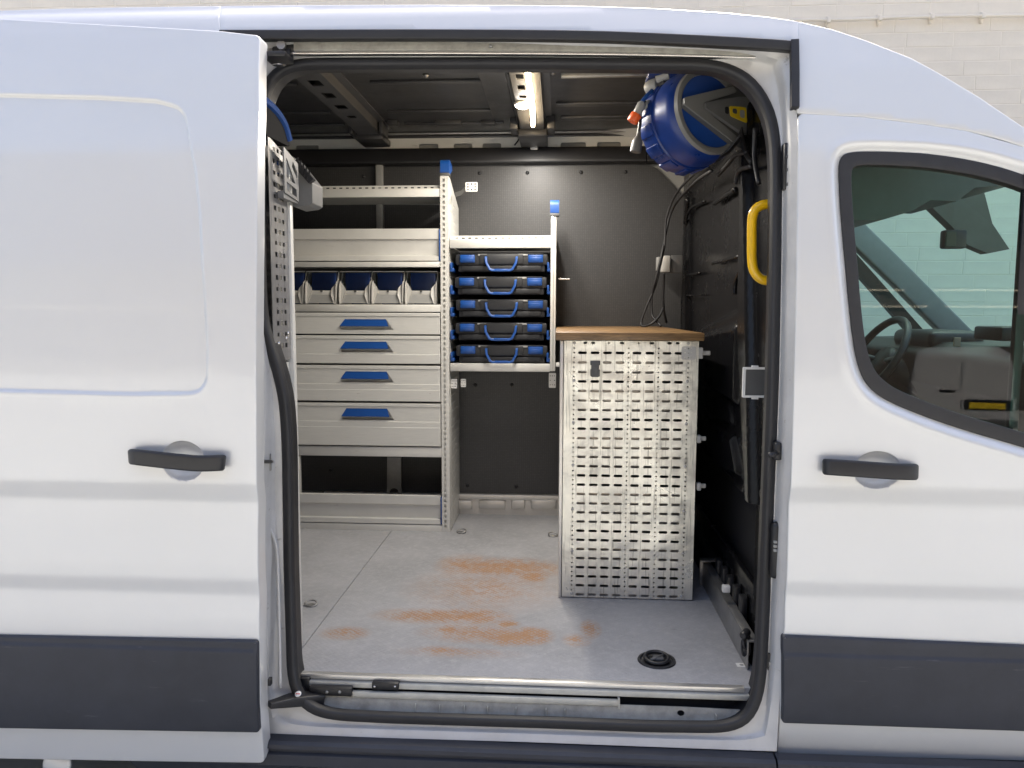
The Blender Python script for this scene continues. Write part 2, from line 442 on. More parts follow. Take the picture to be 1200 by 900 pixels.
def lining(name):
    m = bpy.data.materials.new(name); m.use_nodes = True; t = m.node_tree; b = t.nodes['Principled BSDF']
    b.inputs['Roughness'].default_value = .42; b.inputs['Specular IOR Level'].default_value = .5
    tc = nn(t, 'ShaderNodeTexCoord'); mp = nn(t, 'ShaderNodeMapping'); mp.inputs['Scale'].default_value = (1, .02, 1.3)
    mp.inputs['Location'].default_value = (10, 0, 10)
    t.links.new(tc.outputs['Object'], mp.inputs['Vector'])
    v = nn(t, 'ShaderNodeTexVoronoi'); v.inputs['Scale'].default_value = 95; v.inputs['Randomness'].default_value = .12
    t.links.new(mp.outputs[0], v.inputs['Vector'])
    no = nn(t, 'ShaderNodeTexNoise'); no.inputs['Scale'].default_value = 3; no.inputs['Detail'].default_value = 6; t.links.new(tc.outputs['Object'], no.inputs['Vector'])
    cr = nn(t, 'ShaderNodeValToRGB'); cr.color_ramp.elements[0].position = .15; cr.color_ramp.elements[1].position = .6
    cr.color_ramp.elements[0].color = (.098, .096, .097, 1); cr.color_ramp.elements[1].color = (.043, .043, .044, 1)
    t.links.new(v.outputs['Distance'], cr.inputs[0])
    mr = nn(t, 'ShaderNodeMapRange'); mr.inputs['To Min'].default_value = .85; mr.inputs['To Max'].default_value = 1.15; t.links.new(no.outputs['Fac'], mr.inputs['Value'])
    sc = nn(t, 'ShaderNodeVectorMath', operation='SCALE'); t.links.new(cr.outputs[0], sc.inputs[0]); t.links.new(mr.outputs[0], sc.inputs['Scale'])
    t.links.new(sc.outputs[0], b.inputs['Base Color'])
    bp = nn(t, 'ShaderNodeBump'); bp.inputs['Strength'].default_value = .35; bp.inputs['Distance'].default_value = .0012; bp.invert = True
    t.links.new(v.outputs['Distance'], bp.inputs['Height']); t.links.new(bp.outputs[0], b.inputs['Normal'])
    return m
M['lining'] = lining('lining_board')
FZ = .555
def floor_mat():
    m = bpy.data.materials.new('floor_board'); m.use_nodes = True; t = m.node_tree; b = t.nodes['Principled BSDF']
    geo = nn(t, 'ShaderNodeNewGeometry'); P = geo.outputs['Position']
    def noise(scale, det=6, rough=.6, vec=P, dist=0):
        n = nn(t, 'ShaderNodeTexNoise'); n.inputs['Scale'].default_value = scale; n.inputs['Detail'].default_value = det
        n.inputs['Roughness'].default_value = rough; n.inputs['Distortion'].default_value = dist; t.links.new(vec, n.inputs['Vector']); return n.outputs['Fac']
    def rng(x, a, bb, c=0, d=1):
        n = nn(t, 'ShaderNodeMapRange'); n.inputs['From Min'].default_value = a; n.inputs['From Max'].default_value = bb
        n.inputs['To Min'].default_value = c; n.inputs['To Max'].default_value = d; t.links.new(x, n.inputs['Value']); return n.outputs[0]
    def mth(op, a, bb=None):
        n = nn(t, 'ShaderNodeMath', operation=op)
        for i, q in enumerate((a, bb)):
            if q is None: continue
            if isinstance(q, (int, float)): n.inputs[i].default_value = q
            else: t.links.new(q, n.inputs[i])
        return n.outputs[0]
    def mixc(f, a, bb, bt='MIX'):
        n = nn(t, 'ShaderNodeMix', data_type='RGBA', blend_type=bt)
        if isinstance(f, (int, float)): n.inputs['Factor'].default_value = f
        else: t.links.new(f, n.inputs['Factor'])
        for k, q in (('A', a), ('B', bb)):
            if isinstance(q, tuple): n.inputs[k].default_value = (*q, 1)
            else: t.links.new(q, n.inputs[k])
        return n.outputs['Result']
    # anti-slip pips in a diagonal lattice
    mp = nn(t, 'ShaderNodeMapping'); mp.inputs['Rotation'].default_value = (0, 0, R(45)); t.links.new(P, mp.inputs['Vector'])
    vo = nn(t, 'ShaderNodeTexVoronoi'); vo.inputs['Scale'].default_value = 72; vo.inputs['Randomness'].default_value = 0; t.links.new(mp.outputs[0], vo.inputs['Vector'])
    pip = rng(vo.outputs['Distance'], .28, .42, 1, 0)
    big = noise(2.2, 8, .65); fine = noise(38, 8, .7); 
    base = mixc(rng(big, .35, .68), (.315, .315, .325), (.43, .43, .445))
    base = mixc(rng(fine, .48, .75, 0, .45), base, (.54, .535, .53))
    m4 = nn(t, 'ShaderNodeMapping'); m4.inputs['Scale'].default_value = (3, 30, 1); m4.inputs['Rotation'].default_value = (0, 0, R(-14)); t.links.new(P, m4.inputs['Vector'])
    base = mixc(rng(noise(4.0, 8, .8, m4.outputs[0]), .62, .72, 0, .55), base, (.60, .59, .58))
    # dark scuffs
    m3 = nn(t, 'ShaderNodeMapping'); m3.inputs['Scale'].default_value = (4, 22, 1); m3.inputs['Rotation'].default_value = (0, 0, R(8)); t.links.new(P, m3.inputs['Vector'])
    sc = noise(3.0, 8, .75, m3.outputs[0])
    base = mixc(rng(sc, .63, .74, 0, .6), base, (.14, .135, .13))
    base = mixc(rng(noise(150, 3, .6), .66, .74, 0, .55), base, (.13, .12, .11))     # grit
    m7 = nn(t, 'ShaderNodeMapping'); m7.inputs['Scale'].default_value = (40, 5, 1); m7.inputs['Rotation'].default_value = (0, 0, R(33)); t.links.new(P, m7.inputs['Vector'])
    base = mixc(rng(noise(2.0, 8, .75, m7.outputs[0]), .64, .70, 0, .5), base, (.16, .155, .15))
    # brown mud stains (shaped patches)
    tot = None
    for px, py, rx, ry, s in ((592, 665, 62, 9, .9), (545, 662, 28, 10, .7), (570, 690, 75, 20, .42), (505, 722, 55, 7, .8), (552, 722, 40, 8, .9),
                              (560, 742, 55, 9, .65), (527, 738, 12, 5, 1.1), (622, 745, 22, 8, 1.25), (596, 748, 26, 7, 1.0), (404, 742, 24, 6, .75),
                              (692, 737, 10, 8, .95), (676, 750, 14, 6, .6), (540, 765, 60, 5, .35), (520, 762, 30, 4, .55), (595, 731, 12, 4, .9), (625, 675, 18, 6, .8)):
        c = atZ(px, py, FZ); ax = abs(atZ(px+rx, py, FZ).x-c.x); ay = abs(atZ(px, py-ry, FZ).y-atZ(px, py+ry, FZ).y)/2
        n = nn(t, 'ShaderNodeVectorMath', operation='SUBTRACT'); t.links.new(P, n.inputs[0]); n.inputs[1].default_value = (c.x, c.y, FZ)
        d = nn(t, 'ShaderNodeVectorMath', operation='DIVIDE'); t.links.new(n.outputs[0], d.inputs[0]); d.inputs[1].default_value = (ax*1.15, ay*1.25, 1)
        l = nn(t, 'ShaderNodeVectorMath', operation='LENGTH'); t.links.new(d.outputs[0], l.inputs[0])
        f = rng(l.outputs['Value'], .15, 1.25, s, 0)
        tot = f if tot is None else mth('MAXIMUM', tot, f)
    stn = noise(22, 10, .82, dist=.9)
    lvl = mth('MULTIPLY', tot, rng(stn, .38, .58, .10, 1.8))
    valley = rng(pip, 0, 1, 1.1, .50)
    amt = mth('MULTIPLY', lvl, valley)
    mud = mixc(noise(24, 4), (.37, .15, .035), (.43, .22, .065))
    amt.node.use_clamp = True
    base = mixc(mth('MINIMUM', mth('MULTIPLY', amt, .92), .80), base, mud)
    # light dried rim, wheel arc scratch
    t.links.new(base, b.inputs['Base Color'])
    t.links.new(rng(fine, .3, .7, .5, .38), b.inputs['Roughness'])
    bp = nn(t, 'ShaderNodeBump'); bp.inputs['Strength'].default_value = .35; bp.inputs['Distance'].default_value = .001
    t.links.new(mth('ADD', pip, mth('MULTIPLY', fine, .6)), bp.inputs['Height']); t.links.new(bp.outputs[0], b.inputs['Normal'])
    return m
M['floor'] = floor_mat()
def wood():
    m = bpy.data.materials.new('oiled_wood'); m.use_nodes = True; t = m.node_tree; b = t.nodes['Principled BSDF']; b.inputs['Roughness'].default_value = .4
    tc = nn(t, 'ShaderNodeTexCoord'); mp = nn(t, 'ShaderNodeMapping'); mp.inputs['Scale'].default_value = (4, 30, 45); t.links.new(tc.outputs['Object'], mp.inputs['Vector'])
    n = nn(t, 'ShaderNodeTexNoise'); n.inputs['Scale'].default_value = 3; n.inputs['Detail'].default_value = 8; n.inputs['Distortion'].default_value = .8; t.links.new(mp.outputs[0], n.inputs['Vector'])
    cr = nn(t, 'ShaderNodeValToRGB'); cr.color_ramp.elements[0].position = .3; cr.color_ramp.elements[1].position = .7
    cr.color_ramp.elements[0].color = (.12, .068, .028, 1); cr.color_ramp.elements[1].color = (.30, .18, .08, 1)
    t.links.new(n.outputs['Fac'], cr.inputs[0]); t.links.new(cr.outputs[0], b.inputs['Base Color']); return m
M['wood'] = wood()
# ------------------------------------------------------------------ ground
M['slab'] = mat('concrete_yard', (.36, .366, .345), .85, 0, var=.16, vscale=1.2, bump=.4, bscale=120)
gm = mk('ground', ([(-400, -400, 0), (400, -400, 0), (400, 400, 0), (-400, 400, 0)], [(0, 1, 2, 3)]), M['slab'], kind='structure')

# ------------------------------------------------------------------ the van body profile
PZ = np.array([.30, .45, .50, .545, .55, .78, .835, .85, .89, .93, 1.07, 1.095, 1.151, 1.30, 1.45, 1.70, 2.0, 2.2, 2.30, 2.38, 2.45, 2.55])
PY = np.array([.05, .027, .018, .0145, .012, .0125, .0165, .017, .0105, .010, .0150, .0150, 0, 0, .002, .014, .042, .078, .105, .140, .20, .30])
_zz = np.arange(.2, 2.7, .002); _yy = np.interp(_zz, PZ, PY); _k = np.exp(-.5*(np.arange(-15, 16)/2.6)**2); _k /= _k.sum()
_yy = np.convolve(np.pad(_yy, 15, 'edge'), _k, 'valid')
def yb(z): return np.interp(z, _zz, _yy)
DOFF = -.09
def atS(px, py, off=0.0):
    Y = .05+off
    for _ in range(25):
        p = at(px, py, Y); Y = .4*Y+.6*(float(yb(p.z))+off)
    return at(px, py, Y)
def S2(pts, off=0.0): return [(p.x, p.z) for p in (atS(a, b, off) for a, b in pts)]
def rows(zs, x0, x1, dx=.02): return [(x, z) for z in zs for x in np.arange(x0, x1, dx)]
CZ = [.455+.006*i for i in range(20)]+[.80+.007*i for i in range(20)]+[1.055+.007*i for i in range(17)]
van = thing('panel_van', 'silver panel van seen from the side with its sliding door open', 'van', (0, 1.0, 0))
def P(name, data, m, parent=van, smooth=True, **k): return mk(name, data, M[m] if isinstance(m, str) else m, parent, smooth, **k)

# sliding door -------------------------------------------------------
D_out = rpoly(S2([(-330, 18), (-120, 20), (0, 23.5), (133, 31), (258, 38), (303, 43), (301.5, 130), (299, 300), (298.5, 480), (299, 565), (300.5, 620), (302.5, 751), (305, 850), (308, 893),
                  (165, 891), (0, 888), (-330, 884)], DOFF), [0, 0, 0, 0, 0, .012, 0, 0, 0, 0, 0, 0, 0, .012, 0, 0, 0])
blank = rpoly(S2([(-300, 107), (0, 110), (117, 113), (183, 117), (217, 126), (230, 200), (235, 250), (241, 350), (244, 410), (243, 462), (150, 463), (0, 459), (-300, 452)], DOFF),
              [.03, 0, 0, 0, .06, 0, 0, 0, 0, .07, 0, 0, .03], 8)
hc = S2([(214.5, 540)], DOFF)[0]
def ydoor(x, z):
    x = np.asarray(x, float); z = np.asarray(z, float); y = yb(z)+DOFF; p = np.stack([x, z], 1)
    y = y+.006*(1-sstep(sdf(p, blank), -.008, .0)) - .0012*np.exp(-((sdf(p, blank)-.004)/.004)**2)
    r = np.hypot((x-hc[0])/.057, (z-hc[1])/.052); y = y+.032*np.clip(1-r**3, 0, 1)**.6
    return y
def bowl_pts(c, a, b): return [(c[0]+a*q*math.cos(t), c[1]+b*q*math.sin(t)) for q in (.3, .55, .75, .86, .92, .96, .98, 1.0, 1.02, 1.06) for t in np.linspace(0, 2*math.pi, 40, endpoint=False)]
ex = np.concatenate([ring_pts(blank, [-.014, -.010, -.008, -.006, -.004, -.002, .0005, .003, .0055, .009], .010), np.array(rows(CZ, -1.75, -.72)), np.array(bowl_pts(hc, .057, .052))])
door = P('sliding_door', sheet(D_out, [], ydoor, .004, .05, .022, ex), 'paint')
# inner skin of the door
lo = np.min(D_out, 0); hi = np.max(D_out, 0)
P('door_inner_skin', sheet([(p[0]*.985-.011, p[1]) for p in D_out], [], lambda x, z: yb(z)+DOFF+.046, .002, .004, .06), 'jamb', door)
def moulding(pts, off, parent, rid):
    o = rpoly(S2(pts, off), [.004]*len(pts), 3)
    zt, zb = max(p[1] for p in o), min(p[1] for p in o)
    f = lambda x, z: yb(z)+off-.012-.006*sstep(z, rid, rid-.012)+.0*x
    xs = [p[0] for p in o]
    ex = rows([rid-.018+.004*i for i in range(9)], min(xs), max(xs), .012)
    return P('side_moulding', sheet(o, [], f, .004, .02, .03, ex), 'mould', parent)
moulding([(-330, 741), (0, 745), (302, 751), (304.5, 853), (0, 848), (-330, 842)], DOFF, door, .712)
# handles
def handle(pxpts, off, parent, split):
    Pp = [atS(a, b, off) for a, b in pxpts]; n = len(Pp)
    path = []
    for i, p in enumerate(Pp):
        s = i/(n-1); path.append(at(*pxpts[i], p.y-.004-.034*math.sin(math.pi*s)**.5))
    path = catmull(path, 5); N = len(path)
    sec = rpoly([(-.0075, -.0205), (.0075, -.0205), (.0075, .0205), (-.0075, .0205)], .0065, 4)
    sc = [(.35, .72, .92)[min(i, N-1-i)] if min(i, N-1-i) < 3 else 1 for i in range(N)]
    k = int(split*N)
    P('handle_bar', sweep(path[k:], sec, scale=sc[k:]), 'black', parent, smooth=R(50))
    P('handle_cap', sweep(path[:k+1], [(a*.97, b*.97) for a, b in sec], scale=sc[:k+1]), 'black', parent, smooth=R(50))
    for e in (6, N-9):
        q = path[e]
        P('handle_base', box(q.x-.012, q.x+.012, q.y, q.y+.03, q.z-.012, q.z+.012, .005), 'black', parent)
handle([(152, 535), (158, 535.5), (176, 537.5), (203, 540.5), (232, 543), (256, 542.5), (262.5, 542)], DOFF, door, .2)
# upper roller arm and lower arm
P('roller_arm', join(pbox(306, 59, 334, 66, .05, .12, .004), pbox(318, 50, 346, 60, .14, .18, .005), pbox(326, 56, 340, 70, .13, .16, .004)), 'black', door, smooth=R(40))
P('roller', lathe([(0, 0), (.017, 0), (.020, .004), (.020, .016), (.012, .022), (.012, .03), (0, .03)], 24, axisM(at(327, 77, .125), (0, -.1, 1))), 'chrome', door, smooth=R(40))
P('roller', lathe([(0, 0), (.010, 0), (.012, .003), (.012, .012), (0, .012)], 20, axisM(at(331, 54, .13), (0, -1, 0))), 'steel', door, smooth=R(40))
a0, a1 = at(316, 826, -.03), at(376, 817, .075)
arm = sweep([a0, a0*.6+a1*.4+Vector((0, 0, .004)), a1], rpoly([(-.021, -.014), (.021, -.014), (.021, .014), (-.021, .014)], .005, 3), scale=[.55, .95, 1.05])
P('lower_arm', arm, 'black', door, smooth=R(40))
c = at(350, 814, .012); P('round_sticker', lathe([(0, .0), (.0088, .0), (.0088, .0006), (0, .0006)], 20, axisM(c+Vector((0, -.004, .004)), (0, -.55, .83))), 'white', door)
P('sticker_bar', box(c.x-.006, c.x+.006, c.y-.0055, c.y-.0045, c.z+.002, c.z+.006), 'red', door)
P('door_catch', pbox(313.5, 796, 317, 804, -.06, -.045, .001), 'black', door)

# front door ---------------------------------------------------------
F_out = rpoly(S2([(937, 134.5), (1013, 139), (1080, 147), (1133, 155), (1200, 174), (1300, 214), (1420, 290), (1420, 897), (1200, 890.5), (911.5, 883), (915.5, 840), (917.5, 765), (921, 738), (924.5, 655), (927, 582), (932, 460), (935.5, 300)]),
              [.012, 0, 0, 0, 0, 0, .02, .02, 0, .012, 0, 0, 0, 0, 0, 0, 0])
win = chaikin(S2([(986, 186), (996, 178), (1040, 178), (1100, 181), (1170, 194), (1230, 216), (1325, 272), (1340, 300), (1348, 540), (1335, 564), (1200, 523), (1120, 500), (1056, 476), (1026, 460), (1009, 436), (1000.5, 390), (990, 280), (985.5, 210)]), 3)
hf = S2([(1028, 551)])[0]
def yfront(x, z):
    x = np.asarray(x, float); z = np.asarray(z, float); y = yb(z); p = np.stack([x, z], 1)
    d = np.abs(sdf(p, win)); y = y+.012*(1-sstep(d, .002, .022))-.003*np.exp(-((d-.030)/.008)**2)
    r = np.hypot((x-hf[0])/.058, (z-hf[1])/.049); return y+.032*np.clip(1-r**3, 0, 1)**.6
ex = np.concatenate([ring_pts(win, [.004, .008, .012, .017, .022, .027, .032, .038, .046], .014), np.array(rows(CZ, .6, 1.66)), np.array(bowl_pts(hf, .058, .049))])
fdoor = P('front_door', sheet(F_out, [win], yfront, .004, .03, .022, ex), 'paint')
moulding([(917.5, 745), (1200, 757), (1420, 766), (1420, 859), (1200, 851.5), (916.5, 842)], 0, fdoor, .705)
handle([(965.5, 547), (971, 547.2), (990, 548.5), (1020, 550.5), (1048, 552.5), (1068, 553), (1074.5, 553)], 0, fdoor, .12)
# window rubber and glass
win_in = chaikin(S2([(998, 197), (1006, 191), (1045, 191.5), (1100, 195.5), (1165, 207), (1225, 228), (1312, 280), (1324, 300), (1334, 530), (1324, 549), (1200, 508), (1120, 485.5), (1062, 463), (1038, 450), (1021, 430), (1011.5, 390), (1002, 280), (997.5, 215)]), 3)
wf = P('window_frame', sheet(win, [win_in], lambda x, z: yb(z)+.006+0*x, .003, .03, .012), 'rubber', fdoor)
P('window_glass', sheet(win_in, [], lambda x, z: .026+.034*(z-1.32)+0*x, .0005, .005, .05), 'glassg', fdoor, smooth=False)
P('window_divider', pbox(1192, 203, 1203, 512, .035, .055, .003), 'black', fdoor, smooth=R(40))

# roof panels --------------------------------------------------------
def roofpanel(top, bot, name='roof_side_panel'):
    return P(name, sheet(S2(top+bot[::-1]), [], lambda x, z: yb(z)+0*x, .003, .03, .015), 'paint')
topA = [(-700, 48), (-400, 34), (-200, 22), (0, 13.5), (60, 11.5), (133, 9.8), (257.5, 8)]
roofpanel(topA, [(-700, 70), (257.5, 46)])
topB = [(259, 8), (330, 7.2), (500, 6.5), (600, 7), (680, 8), (770, 11), (850, 16), (900, 21), (934, 26)]
roofpanel(topB, [(259, 37), (330, 36), (500, 35.5), (680, 37), (800, 42), (900, 46.5), (934, 49)])
topC = [(935.3, 26.3), (973, 35), (1013, 48), (1067, 69), (1107, 91), (1147, 115), (1200, 151), (1270, 205), (1360, 290)]
roofpanel(topC, [(935.3, 131.5), (1013, 136), (1080, 144), (1133, 152), (1173, 162), (1200, 171), (1270, 199), (1355, 292)])
sil = [atS(*p) for p in topA+topB+topC[:-2]]
V = []; F = []
for p in sil:
    for k, (dy, dz) in enumerate(((.012, .0), (.05, .035), (.15, .11), (.6, .26), (1.6, .26), (1.88, -.02))):
        V.append((p.x, p.y+dy, p.z-.004+dz*.4))
for i in range(len(sil)-1):
    for k in range(5): F.append((i*6+k, i*6+6+k, i*6+7+k, i*6+k+1))
P('roof_skin', (V, F), 'paint')
# bodyside behind the sliding door and far side
xs = np.linspace(-2.7, at(297, 400, .02).x, 8); zs = np.concatenate([np.linspace(.46, 2.32, 40)])
V = [(x, float(yb(z))+.02, z) for z in zs for x in xs]; n = len(xs)
P('rear_body_side', (V, [(i*n+j, i*n+j+1, (i+1)*n+j+1, (i+1)*n+j) for i in range(len(zs)-1) for j in range(n-1)]), 'paint')
P('far_body_side', box(-2.7, 1.15, 1.98, 2.01, .4, 2.40), 'paint', smooth=False)
P('rear_door', box(-2.74, -2.7, .05, 2.0, .4, 2.34), 'paint', smooth=False)
P('underbody', box(-2.7, 2.4, .22, 1.95, .40, .55), 'dark', smooth=False)
# rocker / step cover below the doors
def strip(pa, pb, ya, yb_, m, name, n=2):
    """ruled strip between two pixel polylines at depths ya / yb_"""
    A = [at(a, b, ya) for a, b in pa]; B = [at(a, b, yb_) for a, b in pb]
    V = [tuple(p) for p in A+B]; k = len(A)
    return P(name, (V, [(i, i+k, i+k+1, i+1) for i in range(k-1)]), m)
def rocker(x0, x1, ztop, name='rocker_cover'):
    pr = [(.009, ztop), (-.020, ztop-.003), (-.028, ztop-.010), (-.030, ztop-.020), (-.022, ztop-.024), (-.022, ztop-.032), (-.032, ztop-.036), (-.034, ztop-.065), (-.022, ztop-.075), (.03, ztop-.14), (.25, ztop-.16), (.25, ztop-.06), (.009, ztop-.05)]
    return fixn(P(name, prism_x(pr, x0, x1), 'mould', smooth=R(25)))
xa, xb_ = at(150, 870, -.02).x, at(910, 882, -.02).x
zrk = at(620, 871, .009).z
rocker(xa, xb_-.002, zrk); rocker(xb_+.003, 1.75, at(1050, 887, .009).z)
# silver strip with a round cap below the open door
P('rear_sill', box(-2.6, xa-.02, -.01, .05, .34, .50, .01), 'paint')
c = at(66, 896, -.012); P('round_cap', lathe([(0, .004), (.026, .004), (.034, 0), (.040, 0), (.040, -.01)], 32, axisM(c, (0, -1, .2))), 'paint')

# door aperture ------------------------------------------------------
def lerp_side(pts, n=70):
    p = resample(pts, 1.0, closed=False); d = np.concatenate([[0], np.cumsum(np.linalg.norm(np.diff(p, axis=0), axis=1))])
    q = np.linspace(0, d[-1], n, endpoint=False); return np.stack([np.interp(q, d, p[:, 0]), np.interp(q, d, p[:, 1])], 1)
def smooth_loop(L, k=4):
    for _ in range(k): L = .25*np.roll(L, 1, 0)+.5*L+.25*np.roll(L, -1, 0)
    return L
SEAL = smooth_loop(np.concatenate([lerp_side(s) for s in (
    [(318, 92), (335, 79.5), (360, 75.5), (600, 75), (820, 76.5), (850, 80.5), (880, 97)],
    [(880, 97), (900, 128), (907, 160), (909, 205), (908, 300), (905, 450), (899, 600), (895, 700), (891, 790), (886, 820), (878, 837)],
    [(878, 837), (866, 846), (845, 850.5), (760, 849.5), (640, 845), (460, 839.5), (400, 836.5), (372, 832), (352, 818)],
    [(352, 818), (344, 798), (342, 730), (340, 669), (338, 520), (335, 470), (328, 438), (318, 408), (309, 380), (306, 330), (306, 140), (309, 115), (318, 92)])]))
OUT = np.concatenate([lerp_side(s) for s in (
    [(296, 36), (330, 37), (600, 37), (800, 42), (934, 50)],
    [(934, 50), (934.5, 200), (934, 300), (931, 450), (926, 582), (923, 655), (919, 740), (915, 800), (910.5, 881)],
    [(910.5, 881), (620, 870), (320, 861), (296, 860)],
    [(296, 860), (296, 36)])])
def soff(z): return float(np.interp(z, [.48, .60, .85], [.012, .045, .085]))
def seal3(px, py):
    Y = .1
    for _ in range(20):
        p = at(px, py, Y); Y = .4*Y+.6*(float(yb(p.z))+soff(p.z))
    return at(px, py, Y)
seal = [seal3(*p) for p in SEAL]; outl = []
for a, b in OUT:
    p = atS(a, b, .006)
    if p.z < .56: p = at(a, b, min(p.y, float(np.interp(p.z, [.46, .56], [.010, .02]))))
    outl.append(p)
V = []; F = []; PR = [(0, .03), (0, .004), (.015, .0), (.04, .002), (.30, .016), (.42, .025), (.47, .060), (.53, .070), (.75, .072), (.9, .078), (1.0, .085)]
N = len(seal)
for i in range(N):
    o, s = outl[i], seal[i]; k0 = s.y-o.y
    for t_, d_ in PR:
        q = o.lerp(s, t_); V.append((q.x, o.y+k0*d_/.085, q.z))
m = len(PR)
for i in range(N):
    j = (i+1) % N
    for k in range(m-1): F.append((i*m+k, j*m+k, j*m+k+1, i*m+k+1))
P('door_aperture', (V, F), 'jamb', smooth=R(50))
sec = [( .0145*math.cos(a)*(1+.09*math.cos(4*a)), .0145*math.sin(a)*(1+.09*math.cos(4*a))) for a in np.linspace(0, 2*math.pi, 20, endpoint=False)]
P('door_seal', sweep([p+Vector((0, -.006, 0)) for p in seal], sec, closed=True), 'rubber')
# inner flange behind the seal
V = []; F = []
for i in range(N):
    s = seal[i]; V += [tuple(s), (s.x, s.y+.03, s.z), (s.x, s.y+.075, s.z)]
for i in range(N):
    j = (i+1) % N
    for k in range(2): F.append((i*3+k, j*3+k, j*3+k+1, i*3+k+1))
P('inner_flange', (V, F), 'black')
# near side inner wall left of / above the opening
P('near_inner_wall', box(-2.65, at(330, 300, .25).x, .20, .215, .58, 2.33), 'dgrey', smooth=False)
# weatherstrip and track over the opening
gp = [atS(a, b, -.004) for a, b in [(258, 41), (330, 41), (500, 40.5), (680, 42), (800, 46.5), (900, 52), (930, 54.5)]]
P('top_weatherstrip', sweep(catmull(gp, 5), rpoly([(-.02, -.0125), (.006, -.0125), (.006, .0125), (-.02, .0125)], .004, 3)), 'rubber', smooth=R(40))
gp = [atS(a, b, -.003) for a, b in [(930.5, 49), (931, 90), (931, 127)]]
P('side_weatherstrip', sweep(gp, rpoly([(-.0105, -.012), (-.003, -.012), (0, -.006), (.003, -.012), (.0095, -.012), (.0095, .012), (-.0105, .012)], .002, 2)), 'rubber', smooth=R(40))
P('track_cover', sweep(catmull([at(a, b, .14) for a, b in [(345, 54.5), (500, 54), (680, 55), (800, 57.5), (922, 62)]], 5), rpoly([(-.006, -.0135), (.006, -.0135), (.006, .0135), (-.006, .0135)], .003, 2)), 'tray', smooth=R(40))
tr = [at(a, b, .155) for a, b in [(338, 63.5), (500, 63), (680, 64), (800, 66), (926, 69.5)]]
P('upper_track', sweep(catmull(tr, 4), rpoly([(-.008, -.004), (.012, -.004), (.012, .004), (-.008, .004)], .002, 2)), 'chrome', smooth=R(40))
for a, b in ((575, 54), (880, 58)):
    P('screw', lathe([(0, 0), (.005, 0), (.004, .003), (0, .004)], 10, axisM(at(a, b, .125), (0, -1, 0))), 'steel')
# left pillar weld ridge, latch striker
rp = [seal3(a, b)+Vector((0, -.03, 0)) for a, b in [(313, 500), (313, 560), (315, 600), (327, 630), (330, 660), (332, 740), (333, 800)]]
P('pillar_ridge', tube(rp, .005, 8, smooth=5), 'jamb')
P('latch_striker', join(tube([at(309, 541, .02), at(318, 541, .0), at(319, 541, .05)], .005, 8), pbox(309, 532, 317, 552, .045, .055, .002)), 'steel', smooth=R(40))
# right pillar: contact plate, door stop, buffers
def pil(px0, py0, px1, py1, d=.0, bev=.003):
    p = atS((px0+px1)/2, (py0+py1)/2, .045); Y = p.y-d
    return pbox(px0, py0, px1, py1, Y, Y+.03, bev)
o = P('pillar_contact', pil(918.5, 167, 928, 222), 'black', smooth=R(40))
for a in (171, 184, 199, 216): P('contact_pin', lathe([(0, 0), (.0045, 0), (.0045, .006), (0, .006)], 10, axisM(at(923, a, atS(923, a, .045).y-.001), (0, -1, 0))), 'dgrey', o)
P('pillar_buffer', pil(904.5, 613, 917, 680, .0, .012), 'black')
for k in range(3): P('buffer_slot', pil(907, 634+k*5, 911, 637+k*5, .003, .001), 'mgrey')
o = P('pillar_catch', pil(898, 766, 908.5, 815), 'black', smooth=R(40))
for a in (776, 790, 803): P('catch_hole', pil(901, a, 906, a+6, .003, .001), 'steel', o)
o = P('door_stop', join(pil(908, 519, 917, 540, .004, .006), tube([at(912, 531, .05), at(903, 533, .02)], .006, 10)), 'black')
P('stop_ball', lathe([(0, -.008), (.006, -.006), (.008, 0), (.006, .006), (0, .008)], 14, axisM(at(903, 533, .018), (0, -1, 0))), 'black', o)
# ------------------------------------------------------------------ sill step
FY0 = .095
xl, xr = -1.9, .575
zr_ = lambda py, Y: at(620, py, Y).z
xs0 = at(352, 800, .12).x; xs1 = at(880, 810, .12).x
P('floor_edge_strip', box(xs0, at(872, 806, FY0).x, FY0-.006, FY0+.014, zr_(803.5, FY0-.006), FZ+.0015, .002), 'alu', smooth=R(40))
P('step_ledge', box(xs0, xs1-.006, .080, .14, zr_(813, .080), zr_(806, .084), .002), 'cream', smooth=R(40))
P('step_riser', box(xs0, xs1+.02, .115, .14, FZ-.20, FZ-.02), 'dark', smooth=False)
x1 = at(726, 825, .066).x
P('lower_track', join(box(xs0+.06, x1, .068, .082, zr_(824.5, .068), zr_(818, .068), .002), box(x1-.004, x1+.001, .066, .09, zr_(827, .066), zr_(816.5, .066))), 'cream', smooth=R(40))
tz0, tz1 = zr_(840, .056), zr_(823, .070)
tray = plate([(xs0-.005, tz0), (xs1+.01, tz0), (xs1+.012, tz1-.003), (at(800, 820, .08).x, tz1), (xs0-.005, tz1)],
             [[(at(797, 831, .08).x+.010*math.cos(a), (tz0+tz1)/2+.003+.007*math.sin(a)) for a in np.linspace(0, 2*math.pi, 14, endpoint=False)]],
             lambda u, v, d: (u, .056+(v-tz0)*.5+d, v), .003)
P('step_tray', tray, 'tray', smooth=False)
P('step_bottom', box(xs0-.02, xs1+.02, .066, .15, tz0-.02, tz0-.004), 'tray', smooth=False)
for px in (488, 516, 545, 572, 605, 640, 662, 838):
    p = at(px, 829, .075); P('tray_rib', box(p.x-.001, p.x+.001, .056, .066, tz0+.004, tz1-.012), 'cream', smooth=False)
o = P('track_stop', pbox(435.5, 800.5, 467, 809, .072, .10, .003), 'black', smooth=R(40))
for a in (439, 463): P('bolt', lathe([(0, 0), (.004, 0), (.003, .003), (0, .003)], 10, axisM(at(a, 804.5, .071), (0, -1, 0))), 'chrome', o)
